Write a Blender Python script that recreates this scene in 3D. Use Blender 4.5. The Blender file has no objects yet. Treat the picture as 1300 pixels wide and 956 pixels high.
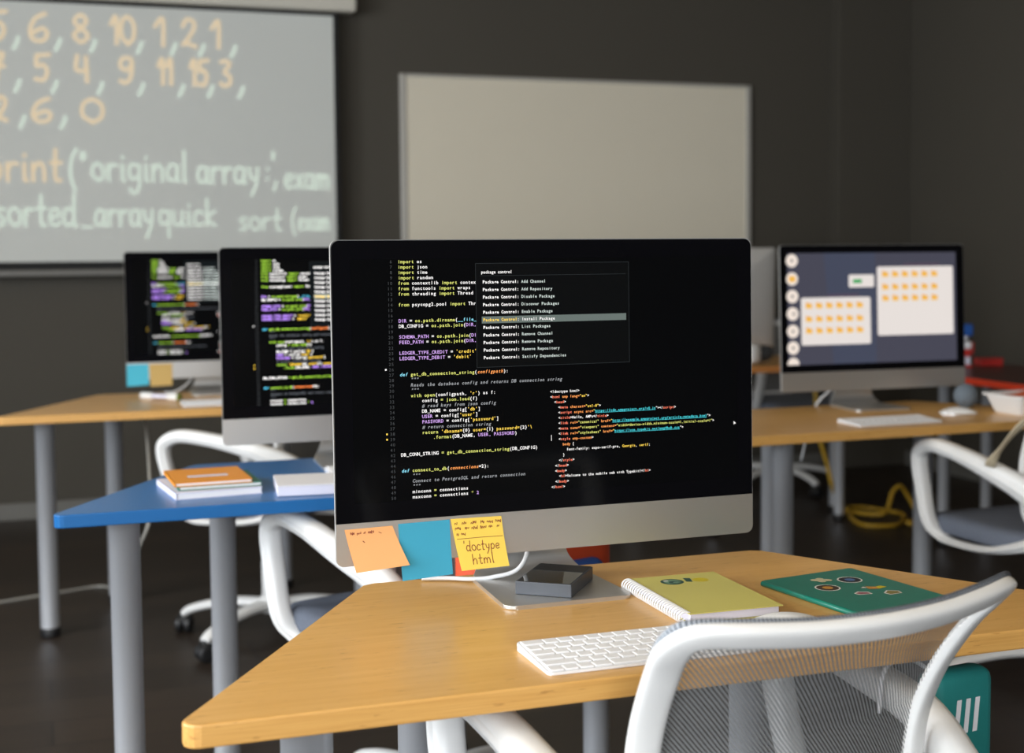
import bpy, bmesh, math, random
from mathutils import Vector, Matrix

# ------------------------------------------------------------------ camera, light, exposure
S = bpy.context.scene
C = S.collection
S.view_settings.view_transform = 'Standard'
S.view_settings.look = 'None'
S.view_settings.exposure = 0.0
S.view_settings.gamma = 1.0
S.view_settings.use_curve_mapping = False
S.cycles.use_denoising = True
S.cycles.max_bounces = 10
S.cycles.transparent_max_bounces = 24
S.cycles.sample_clamp_indirect = 6.0

FPX = 1750.0                      # focal length in pixels of the 1300-wide frame
PITCH = math.atan((433 - 324) / FPX)
ROLL = math.radians(-0.5)
YAW = math.radians(18.9)          # the room is turned against the camera
cam_d = bpy.data.cameras.new('camera')
cam = bpy.data.objects.new('camera', cam_d)
C.objects.link(cam)
cam_d.sensor_width = 36.0
cam_d.lens = 36.0 * FPX / 1300.0
cam_d.shift_y = -45.0 / 1300.0
cam_d.clip_start = 0.05
cam_d.dof.use_dof = True
cam_d.dof.focus_distance = 1.93
cam_d.dof.aperture_fstop = 4.0
_f = Vector((0, math.cos(PITCH), -math.sin(PITCH)))
_u = Vector((0, math.sin(PITCH), math.cos(PITCH)))
_r = Vector((1, 0, 0))
_r2 = _r * math.cos(ROLL) + _u * math.sin(ROLL)
_u2 = _u * math.cos(ROLL) - _r * math.sin(ROLL)
_m = Matrix((_r2, _u2, -_f)).transposed().to_4x4()
cam.matrix_world = Matrix.Translation((0, 0, 1.227)) @ Matrix.Rotation(-YAW, 4, 'Z') @ _m
S.camera = cam

WINDOW_LIGHT = 15.0
WINDOW_COLOR = (0.90, 0.95, 1.0)
world = bpy.data.worlds.new('daylight_sky')
S.world = world
world.use_nodes = True
world.node_tree.nodes['Background'].inputs[0].default_value = (0.55, 0.68, 0.9, 1)
world.node_tree.nodes['Background'].inputs[1].default_value = 0.6


# ------------------------------------------------------------------ materials
def lin(c):
    return tuple((v / 255 / 12.92) if v / 255 <= 0.04045 else ((v / 255 + 0.055) / 1.055) ** 2.4 for v in c)


def pmat(name, col, rough=0.5, metal=0.0, spec=0.5, var=0.0, scale=8.0, bump=0.0, bscale=200.0, coat=0.0):
    """principled material whose colour varies a little by noise; optional fine bump"""
    m = bpy.data.materials.new(name)
    m.use_nodes = True
    nt = m.node_tree
    b = nt.nodes['Principled BSDF']
    b.inputs['Base Color'].default_value = (*col, 1)
    b.inputs['Roughness'].default_value = rough
    b.inputs['Metallic'].default_value = metal
    b.inputs['Specular IOR Level'].default_value = spec
    b.inputs['Coat Weight'].default_value = coat
    tc = nt.nodes.new('ShaderNodeTexCoord')
    n = nt.nodes.new('ShaderNodeTexNoise')
    n.inputs['Scale'].default_value = scale
    n.inputs['Detail'].default_value = 3
    nt.links.new(tc.outputs['Object'], n.inputs['Vector'])
    mx = nt.nodes.new('ShaderNodeMix')
    mx.data_type = 'RGBA'
    v = max(var, 0.01)
    mx.inputs[6].default_value = (*[max(0, x * (1 - v)) for x in col], 1)
    mx.inputs[7].default_value = (*[x * (1 + v) for x in col], 1)
    nt.links.new(n.outputs['Fac'], mx.inputs[0])
    nt.links.new(mx.outputs[2], b.inputs['Base Color'])
    if bump:
        n2 = nt.nodes.new('ShaderNodeTexNoise')
        n2.inputs['Scale'].default_value = bscale
        nt.links.new(tc.outputs['Object'], n2.inputs['Vector'])
        bp = nt.nodes.new('ShaderNodeBump')
        bp.inputs['Strength'].default_value = bump
        bp.inputs['Distance'].default_value = 0.002
        nt.links.new(n2.outputs['Fac'], bp.inputs['Height'])
        nt.links.new(bp.outputs['Normal'], b.inputs['Normal'])
    return m


def emat(name, col, strength=1.0, rough=0.35, base=0.004, spec=0.5):
    """dark surface that glows: lit displays, sky panes, projected strokes"""
    m = bpy.data.materials.new(name)
    m.use_nodes = True
    b = m.node_tree.nodes['Principled BSDF']
    b.inputs['Base Color'].default_value = (base, base, base, 1)
    b.inputs['Roughness'].default_value = rough
    b.inputs['Specular IOR Level'].default_value = spec
    b.inputs['Emission Color'].default_value = (*col, 1)
    b.inputs['Emission Strength'].default_value = strength
    return m


def wood(name, c1, c2, rough=0.3, sx=2.0, sy=26.0, spec=0.5):
    m = bpy.data.materials.new(name)
    m.use_nodes = True
    nt = m.node_tree
    b = nt.nodes['Principled BSDF']
    b.inputs['Roughness'].default_value = rough
    b.inputs['Specular IOR Level'].default_value = spec
    tc = nt.nodes.new('ShaderNodeTexCoord')
    mp = nt.nodes.new('ShaderNodeMapping')
    mp.inputs['Scale'].default_value = (sx, sy, sy)
    nt.links.new(tc.outputs['Object'], mp.inputs['Vector'])
    n = nt.nodes.new('ShaderNodeTexNoise')
    n.inputs['Scale'].default_value = 3.0
    n.inputs['Detail'].default_value = 6
    n.inputs['Distortion'].default_value = 0.6
    nt.links.new(mp.outputs['Vector'], n.inputs['Vector'])
    r = nt.nodes.new('ShaderNodeValToRGB')
    r.color_ramp.elements[0].position = 0.3
    r.color_ramp.elements[0].color = (*c1, 1)
    r.color_ramp.elements[1].position = 0.7
    r.color_ramp.elements[1].color = (*c2, 1)
    nt.links.new(n.outputs['Fac'], r.inputs['Fac'])
    # small darker flecks of the veneer
    mp2 = nt.nodes.new('ShaderNodeMapping')
    mp2.inputs['Scale'].default_value = (14, 70, 70)
    nt.links.new(tc.outputs['Object'], mp2.inputs['Vector'])
    n2 = nt.nodes.new('ShaderNodeTexNoise')
    n2.inputs['Scale'].default_value = 2.2
    nt.links.new(mp2.outputs['Vector'], n2.inputs['Vector'])
    r2 = nt.nodes.new('ShaderNodeValToRGB')
    r2.color_ramp.elements[0].position = 0.27
    r2.color_ramp.elements[0].color = (0.72, 0.66, 0.6, 1)
    r2.color_ramp.elements[1].position = 0.36
    r2.color_ramp.elements[1].color = (1, 1, 1, 1)
    nt.links.new(n2.outputs['Fac'], r2.inputs['Fac'])
    mx = nt.nodes.new('ShaderNodeMix')
    mx.data_type = 'RGBA'
    mx.blend_type = 'MULTIPLY'
    mx.inputs[0].default_value = 1.0
    nt.links.new(r.outputs['Color'], mx.inputs[6])
    nt.links.new(r2.outputs['Color'], mx.inputs[7])
    nt.links.new(mx.outputs[2], b.inputs['Base Color'])
    return m


def floor_mat():
    m = bpy.data.materials.new('dark_laminate')
    m.use_nodes = True
    nt = m.node_tree
    b = nt.nodes['Principled BSDF']
    b.inputs['Roughness'].default_value = 0.42
    tc = nt.nodes.new('ShaderNodeTexCoord')
    br = nt.nodes.new('ShaderNodeTexBrick')
    br.inputs['Scale'].default_value = 1.0
    br.inputs['Brick Width'].default_value = 1.2
    br.inputs['Row Height'].default_value = 0.19
    br.inputs['Mortar Size'].default_value = 0.003
    br.inputs['Color1'].default_value = (0.040, 0.029, 0.021, 1)
    br.inputs['Color2'].default_value = (0.027, 0.020, 0.015, 1)
    br.inputs['Mortar'].default_value = (0.012, 0.009, 0.007, 1)
    nt.links.new(tc.outputs['Object'], br.inputs['Vector'])
    mp = nt.nodes.new('ShaderNodeMapping')
    mp.inputs['Scale'].default_value = (3, 40, 1)
    nt.links.new(tc.outputs['Object'], mp.inputs['Vector'])
    n = nt.nodes.new('ShaderNodeTexNoise')
    n.inputs['Scale'].default_value = 2.0
    n.inputs['Detail'].default_value = 5
    nt.links.new(mp.outputs['Vector'], n.inputs['Vector'])
    r = nt.nodes.new('ShaderNodeValToRGB')
    r.color_ramp.elements[0].color = (0.6, 0.6, 0.6, 1)
    r.color_ramp.elements[1].color = (1.35, 1.3, 1.25, 1)
    nt.links.new(n.outputs['Fac'], r.inputs['Fac'])
    mx = nt.nodes.new('ShaderNodeMix')
    mx.data_type = 'RGBA'
    mx.blend_type = 'MULTIPLY'
    mx.inputs[0].default_value = 1.0
    nt.links.new(br.outputs['Color'], mx.inputs[6])
    nt.links.new(r.outputs['Color'], mx.inputs[7])
    nt.links.new(mx.outputs[2], b.inputs['Base Color'])
    return m


def weave_mat():
    """chair mesh: grey vertical strands with see-through gaps, from the panel's UVs"""
    m = bpy.data.materials.new('grey_chair_mesh')
    m.use_nodes = True
    nt = m.node_tree
    b = nt.nodes['Principled BSDF']
    b.inputs['Base Color'].default_value = (0.24, 0.245, 0.25, 1)
    b.inputs['Roughness'].default_value = 0.7
    out = nt.nodes['Material Output']
    uv = nt.nodes.new('ShaderNodeUVMap')
    sp = nt.nodes.new('ShaderNodeSeparateXYZ')
    nt.links.new(uv.outputs['UV'], sp.inputs[0])

    def stripes(sock, freq, duty):
        a = nt.nodes.new('ShaderNodeMath'); a.operation = 'MULTIPLY'; a.inputs[1].default_value = freq
        nt.links.new(sock, a.inputs[0])
        f = nt.nodes.new('ShaderNodeMath'); f.operation = 'FRACT'
        nt.links.new(a.outputs[0], f.inputs[0])
        g = nt.nodes.new('ShaderNodeMath'); g.operation = 'LESS_THAN'; g.inputs[1].default_value = duty
        nt.links.new(f.outputs[0], g.inputs[0])
        return g.outputs[0]
    shx = nt.nodes.new('ShaderNodeMath'); shx.operation = 'MULTIPLY_ADD'; shx.inputs[1].default_value = 0.8
    nt.links.new(sp.outputs['Y'], shx.inputs[0]); nt.links.new(sp.outputs['X'], shx.inputs[2])
    a = stripes(shx.outputs[0], 76, 0.5)
    c = stripes(sp.outputs['Y'], 150, 0.16)
    mx = nt.nodes.new('ShaderNodeMath'); mx.operation = 'MAXIMUM'
    nt.links.new(a, mx.inputs[0]); nt.links.new(c, mx.inputs[1])
    tr = nt.nodes.new('ShaderNodeBsdfTransparent')
    ms = nt.nodes.new('ShaderNodeMixShader')
    nt.links.new(mx.outputs[0], ms.inputs[0])
    nt.links.new(tr.outputs[0], ms.inputs[1])
    nt.links.new(b.outputs[0], ms.inputs[2])
    nt.links.new(ms.outputs[0], out.inputs['Surface'])
    return m


MT = {}
MT['wall'] = pmat('dark_grey_wall_paint', (0.071, 0.063, 0.049), 0.75, var=0.04, scale=2)
MT['wall_white'] = pmat('white_wall_paint', (0.62, 0.61, 0.58), 0.8, var=0.03, scale=2)
MT['ceiling'] = pmat('ceiling_paint', (0.56, 0.42, 0.25), 0.85, var=0.02)
MT['floor'] = floor_mat()
MT['baseboard'] = pmat('grey_baseboard', (0.17, 0.165, 0.15), 0.5)
MT['wood'] = wood('birch_laminate', (0.655, 0.36, 0.10), (0.72, 0.42, 0.135), 0.33)
MT['wood_edge'] = wood('birch_edge', (0.60, 0.31, 0.08), (0.70, 0.39, 0.115), 0.4, sx=3, sy=160)
MT['wood_edge_orange'] = pmat('orange_edge', (0.55, 0.22, 0.06), 0.4)
MT['blue'] = pmat('blue_laminate', (0.012, 0.125, 0.36), 0.3, var=0.03)
MT['maroon'] = pmat('dark_red_laminate', (0.085, 0.024, 0.02), 0.35, var=0.03)
MT['red_edge'] = pmat('red_edge_band', (0.62, 0.045, 0.012), 0.4)
MT['steel'] = pmat('satin_steel', (0.66, 0.68, 0.72), 0.40, metal=0.5, var=0.03)
MT['black_plastic'] = pmat('black_plastic', (0.012, 0.012, 0.013), 0.45)
MT['white_plastic'] = pmat('white_plastic', (0.80, 0.80, 0.79), 0.32, var=0.01)
MT['seat_fabric'] = pmat('blue_grey_seat_fabric', (0.135, 0.155, 0.20), 0.85, var=0.12, scale=120, bump=0.3, bscale=600)
MT['trim_fabric'] = pmat('grey_woven_trim', (0.07, 0.08, 0.10), 0.8, var=0.9, scale=420, bump=0.6, bscale=500)
MT['trim_light'] = pmat('light_grey_woven_trim', (0.36, 0.39, 0.43), 0.8)
MT['mesh'] = weave_mat()
MT['alu'] = pmat('silver_aluminium', (0.62, 0.61, 0.59), 0.36, metal=0.85, var=0.01)
MT['alu_edge'] = pmat('polished_aluminium_edge', (0.80, 0.79, 0.80), 0.25, metal=0.9)
MT['housing_alu'] = pmat('silver_housing', (0.66, 0.65, 0.63), 0.35, metal=0.35)
MT['kb_body'] = pmat('white_anodised', (0.76, 0.76, 0.77), 0.35)
MT['glass'] = pmat('black_display_glass', (0.003, 0.003, 0.004), 0.10, spec=0.12)
MT['key'] = pmat('white_key', (0.84, 0.84, 0.85), 0.4)
MT['cable_white'] = pmat('white_cable', (0.72, 0.73, 0.74), 0.4)
MT['cable_grey'] = pmat('grey_cable', (0.32, 0.31, 0.28), 0.5)
MT['cable_yellow'] = pmat('yellow_cable', (0.50, 0.30, 0.02), 0.45)
MT['paper'] = pmat('white_paper', (0.80, 0.80, 0.83), 0.7)
MT['paper_lilac'] = pmat('pale_lilac_paper', (0.68, 0.68, 0.80), 0.6)
MT['whiteboard'] = pmat('whiteboard_enamel', (0.84, 0.775, 0.63), 0.4, var=0.01)
MT['frame_alu'] = pmat('board_frame_aluminium', (0.60, 0.58, 0.53), 0.4, metal=0.3)
MT['screen_black'] = pmat('black_fabric_border', (0.010, 0.010, 0.010), 0.8)
MT['housing'] = pmat('cream_housing', (0.66, 0.63, 0.55), 0.5)


# ------------------------------------------------------------------ mesh builder
class MB:
    def __init__(self):
        self.v, self.f, self.mi, self.sm, self.uv = [], [], [], [], {}

    def add(self, verts, faces, mi=0, smooth=False, T=None):
        o = len(self.v)
        if T is None:
            self.v += [tuple(p) for p in verts]
        else:
            self.v += [tuple(T @ Vector(p)) for p in verts]
        for f in faces:
            self.f.append(tuple(i + o for i in f))
            self.mi.append(mi)
            self.sm.append(smooth)
        return self

    def bm(self, b, mi=0, smooth=False, T=None):
        b.verts.index_update()
        self.add([v.co[:] for v in b.verts], [[v.index for v in f.verts] for f in b.faces], mi, smooth, T)
        b.free()
        return self

    def box(self, c, s, bevel=0.0, mi=0, seg=2, T=None, smooth=False):
        b = bmesh.new()
        bmesh.ops.create_cube(b, size=1)
        for v in b.verts:
            v.co = Vector((v.co.x * s[0] + c[0], v.co.y * s[1] + c[1], v.co.z * s[2] + c[2]))
        if bevel:
            bmesh.ops.bevel(b, geom=b.edges[:], offset=bevel, segments=seg, affect='EDGES', profile=0.5)
        return self.bm(b, mi, smooth, T)

    def prism(self, poly, z0, z1, bevel=0.0, mi=0, mi_side=None, T=None, seg=2):
        """extrude a 2D outline (counter-clockwise, x/y) from z0 to z1"""
        n = len(poly)
        b = bmesh.new()
        lo = [b.verts.new((x, y, z0)) for x, y in poly]
        hi = [b.verts.new((x, y, z1)) for x, y in poly]
        b.faces.new(hi)
        b.faces.new(lo[::-1])
        for i in range(n):
            b.faces.new((lo[i], lo[(i + 1) % n], hi[(i + 1) % n], hi[i]))
        if bevel:
            es = [e for e in b.edges if abs(e.verts[0].co.z - e.verts[1].co.z) < 1e-9]
            bmesh.ops.bevel(b, geom=es, offset=bevel, segments=seg, affect='EDGES', profile=0.5)
        b.normal_update()
        b.verts.index_update()
        vs = [v.co[:] for v in b.verts]
        top = [[v.index for v in f.verts] for f in b.faces if f.normal.z > 0.9]
        oth = [[v.index for v in f.verts] for f in b.faces if f.normal.z <= 0.9]
        b.free()
        o = len(self.v)
        self.add(vs, top, mi, False, T)
        ms = mi if mi_side is None else mi_side
        for f in oth:
            self.f.append(tuple(i + o for i in f)); self.mi.append(ms); self.sm.append(False)
        return self

    def tube(self, pts, rad, n=12, closed=False, up=None, mi=0, T=None, caps=True, sq=1.0):
        """sweep an ellipse along pts; rad = r, (a, b) or a list of either; a lies along 'up' made square to the path"""
        P = [Vector(p) for p in pts]
        N = len(P)
        R = rad if isinstance(rad, list) else [rad] * N
        vs, prev = [], None
        for i in range(N):
            if closed:
                t = P[(i + 1) % N] - P[i - 1]
            else:
                t = P[min(i + 1, N - 1)] - P[max(i - 1, 0)]
            t.normalize()
            if up is not None:
                uu = up(i) if callable(up) else Vector(up)
                a = uu - t * uu.dot(t)
            elif prev is None:
                a = t.orthogonal()
            else:
                a = prev - t * prev.dot(t)
            a.normalize()
            prev = a
            bb = t.cross(a)
            ra, rb = R[i] if isinstance(R[i], tuple) else (R[i], R[i])
            for k in range(n):
                w = 2 * math.pi * k / n
                cw, sw = math.cos(w), math.sin(w)
                vs.append(P[i] + a * (ra * math.copysign(abs(cw) ** sq, cw)) + bb * (rb * math.copysign(abs(sw) ** sq, sw)))
        fs = []
        for i in range(N if closed else N - 1):
            j = (i + 1) % N
            for k in range(n):
                l = (k + 1) % n
                fs.append((i * n + k, i * n + l, j * n + l, j * n + k))
        if caps and not closed:
            fs.append(tuple(range(n))[::-1])
            fs.append(tuple((N - 1) * n + k for k in range(n)))
        return self.add(vs, fs, mi, True, T)

    def lathe(self, prof, n=24, mi=0, T=None, smooth=True):
        vs, fs = [], []
        for r, z in prof:
            for k in range(n):
                a = 2 * math.pi * k / n
                vs.append((r * math.cos(a), r * math.sin(a), z))
        for i in range(len(prof) - 1):
            for k in range(n):
                l = (k + 1) % n
                fs.append((i * n + k, i * n + l, (i + 1) * n + l, (i + 1) * n + k))
        fs.append(tuple(range(n))[::-1])
        fs.append(tuple((len(prof) - 1) * n + k for k in range(n)))
        return self.add(vs, fs, mi, smooth, T)

    def grid(self, fn, nu, nv, mi=0, smooth=True, uv=None, T=None):
        o = len(self.v)
        vs = [fn(i / nu, j / nv) for j in range(nv + 1) for i in range(nu + 1)]
        fs = [(j * (nu + 1) + i, j * (nu + 1) + i + 1, (j + 1) * (nu + 1) + i + 1, (j + 1) * (nu + 1) + i)
              for j in range(nv) for i in range(nu)]
        self.add(vs, fs, mi, smooth, T)
        if uv:
            for j in range(nv + 1):
                for i in range(nu + 1):
                    self.uv[o + j * (nu + 1) + i] = uv(i / nu, j / nv)
        return self

    def build(self, name, mats, parent=None, loc=(0, 0, 0), rot=(0, 0, 0)):
        me = bpy.data.meshes.new(name)
        me.from_pydata(self.v, [], self.f)
        for m in (mats if isinstance(mats, (list, tuple)) else [mats]):
            me.materials.append(m)
        me.polygons.foreach_set('material_index', self.mi)
        me.polygons.foreach_set('use_smooth', self.sm)
        if self.uv:
            l = me.uv_layers.new(name='UVMap')
            for lp in me.loops:
                l.data[lp.index].uv = self.uv.get(lp.vertex_index, (0, 0))
        me.update()
        o = bpy.data.objects.new(name, me)
        C.objects.link(o)
        o.parent = parent
        o.location = loc
        o.rotation_euler = rot
        return o


def tag(o, label=None, cat=None, group=None, kind=None):
    if label: o['label'] = label
    if cat: o['category'] = cat
    if group: o['group'] = group
    if kind: o['kind'] = kind
    return o


def empty(name, loc=(0, 0, 0), rz=0.0):
    o = bpy.data.objects.new(name, None)
    C.objects.link(o)
    o.location = loc
    o.rotation_euler = (0, 0, rz)
    o.empty_display_size = 0.05
    return o


def copy_tree(o, parent=None):
    c = o.copy()
    C.objects.link(c)
    c.parent = parent
    for ch in [x for x in bpy.data.objects if x.parent == o]:
        copy_tree(ch, c)
    return c


def rounded(poly, r, seg=5):
    """round the corners of a 2D outline; r = one radius or one per corner"""
    out, n = [], len(poly)
    for i in range(n):
        p, a, b = Vector(poly[i]), Vector(poly[i - 1]), Vector(poly[(i + 1) % n])
        rr = r[i] if isinstance(r, (list, tuple)) else r
        if rr <= 0:
            out.append(tuple(p)); continue
        da, db = (a - p).normalized(), (b - p).normalized()
        ang = da.angle(db)
        d = rr / math.tan(ang / 2)
        cen = p + (da + db).normalized() * (rr / math.sin(ang / 2))
        s, e = p + da * d - cen, p + db * d - cen
        a0 = math.atan2(s.y, s.x)
        da_ = (math.atan2(e.y, e.x) - a0 + math.pi) % (2 * math.pi) - math.pi
        for k in range(seg + 1):
            w = a0 + da_ * k / seg
            out.append((cen.x + rr * math.cos(w), cen.y + rr * math.sin(w)))
    return out


def rect(x0, y0, x1, y1):
    return [(x0, y0), (x1, y0), (x1, y1), (x0, y1)]


def spline(P, sub=8, closed=False):
    P = [Vector(p) for p in P]
    n, out = len(P), []
    for i in range(n if closed else n - 1):
        if closed:
            a, b, c, d = P[i - 1], P[i], P[(i + 1) % n], P[(i + 2) % n]
        else:
            a, b, c, d = P[max(i - 1, 0)], P[i], P[i + 1], P[min(i + 2, n - 1)]
        for k in range(sub):
            t = k / sub
            out.append(0.5 * (2 * b + (c - a) * t + (2 * a - 5 * b + 4 * c - d) * t * t + (3 * b - a - 3 * c + d) * t ** 3))
    if not closed:
        out.append(P[-1])
    return out


def interp(tab, x):
    for (x0, y0), (x1, y1) in zip(tab, tab[1:]):
        if x <= x1:
            t = max(0.0, (x - x0) / (x1 - x0))
            return y0 + (y1 - y0) * t
    return tab[-1][1]


# ------------------------------------------------------------------ the room
X0, X1, Y0, Y1, ZC = -2.5, 4.72, -2.5, 6.856, 3.0


def structure(name, mb, mats):
    return tag(mb.build(name, mats), kind='structure')


structure('floor', MB().box(((X0 + X1) / 2, (Y0 + Y1) / 2, -0.05), (X1 - X0 + 0.4, Y1 - Y0 + 0.4, 0.1)), MT['floor'])
structure('ceiling', MB().box(((X0 + X1) / 2, (Y0 + Y1) / 2, ZC + 0.05), (X1 - X0 + 0.4, Y1 - Y0 + 0.4, 0.1)), MT['ceiling'])
structure('wall_back', MB().box(((X0 + X1) / 2, Y1 + 0.1, ZC / 2), (X1 - X0 + 0.4, 0.2, ZC)), MT['wall'])
structure('wall_right', MB().box((X1 + 0.1, (Y0 + Y1) / 2, ZC / 2), (0.2, Y1 - Y0, ZC)), MT['wall'])
WINS = [(-1.8, -0.3), (0.3, 1.8), (2.4, 3.9)]
WZ0, WZ1 = 0.85, 2.65
wl = MB()
ys = [Y0] + [q for w in WINS for q in w] + [Y1]
for a, b in zip(ys[0::2], ys[1::2]):
    wl.box((X0 - 0.1, (a + b) / 2, ZC / 2), (0.2, b - a, ZC))
for a, b in WINS:
    wl.box((X0 - 0.1, (a + b) / 2, WZ0 / 2), (0.2, b - a, WZ0))
    wl.box((X0 - 0.1, (a + b) / 2, (WZ1 + ZC) / 2), (0.2, b - a, ZC - WZ1))
structure('wall_left', wl, MT['wall'])
FILL_WINS = [(-1.7, 0.0)]           # added window behind the camera, unseen, brightens what faces the camera
wl = MB()
xs = [X0 - .2] + [q for w in FILL_WINS for q in w] + [X1 + .2]
for a, b in zip(xs[0::2], xs[1::2]):
    wl.box(((a + b) / 2, Y0 - 0.1, ZC / 2), (b - a, 0.2, ZC))
for a, b in FILL_WINS:
    wl.box(((a + b) / 2, Y0 - 0.1, WZ0 / 2), (b - a, 0.2, WZ0))
    wl.box(((a + b) / 2, Y0 - 0.1, (WZ1 + ZC) / 2), (b - a, 0.2, ZC - WZ1))
structure('wall_front', wl, MT['wall'])
MT['sky_pane'] = emat('bright_sky_pane', WINDOW_COLOR, WINDOW_LIGHT, rough=0.1)
WK = 0


def window(a, b, T):
    """a-b along the wall; T maps (along, outwards, up) to the room"""
    global WK
    WK += 1
    t = 0.06
    w = MB()
    for yy in (a + t / 2, (a + b) / 2, b - t / 2):
        w.box((yy, 0.08, (WZ0 + WZ1) / 2), (t, 0.07, WZ1 - WZ0), 0.006, T=T)
    for zz in (WZ0 + t / 2, WZ1 - t / 2):
        w.box(((a + b) / 2, 0.08, zz), (b - a, 0.07, t), 0.006, T=T)
    w.box(((a + b) / 2, -0.06, WZ0 - 0.015), (b - a + 0.1, 0.22, 0.03), 0.005, T=T)
    wo = structure('window_%d' % WK, w, MT['white_plastic'])
    p = MB()
    p.add([(a, .085, WZ0), (b, .085, WZ0), (b, .085, WZ1), (a, .085, WZ1)], [(0, 1, 2, 3)], T=T)
    p.build('pane', MT['sky_pane'], wo)


for a, b in WINS:
    window(a, b, Matrix(((0, -1, 0, X0), (1, 0, 0, 0), (0, 0, 1, 0), (0, 0, 0, 1))))
for a, b in FILL_WINS:  # the added window, for frontal light
    window(a, b, Matrix(((1, 0, 0, 0), (0, -1, 0, Y0), (0, 0, 1, 0), (0, 0, 0, 1))))
# square column in the far right corner
structure('trim_1', MB().box(((4.255 + X1) / 2, (6.75 + Y1) / 2, ZC / 2), (X1 - 4.255, Y1 - 6.75, ZC), 0.004), MT['wall'])
structure('baseboard_back', MB().box(((X0 + 4.255) / 2, Y1 - 0.008, 0.04), (4.255 - X0, 0.016, 0.08), 0.003), MT['baseboard'])
structure('baseboard_right', MB().box((X1 - 0.008, (Y0 + 6.75) / 2, 0.04), (0.016, 6.75 - Y0, 0.08), 0.003), MT['baseboard'])
structure('baseboard_left', MB().box((X0 + 0.008, (Y0 + Y1) / 2, 0.04), (0.016, Y1 - Y0, 0.08), 0.003), MT['baseboard'])

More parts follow.
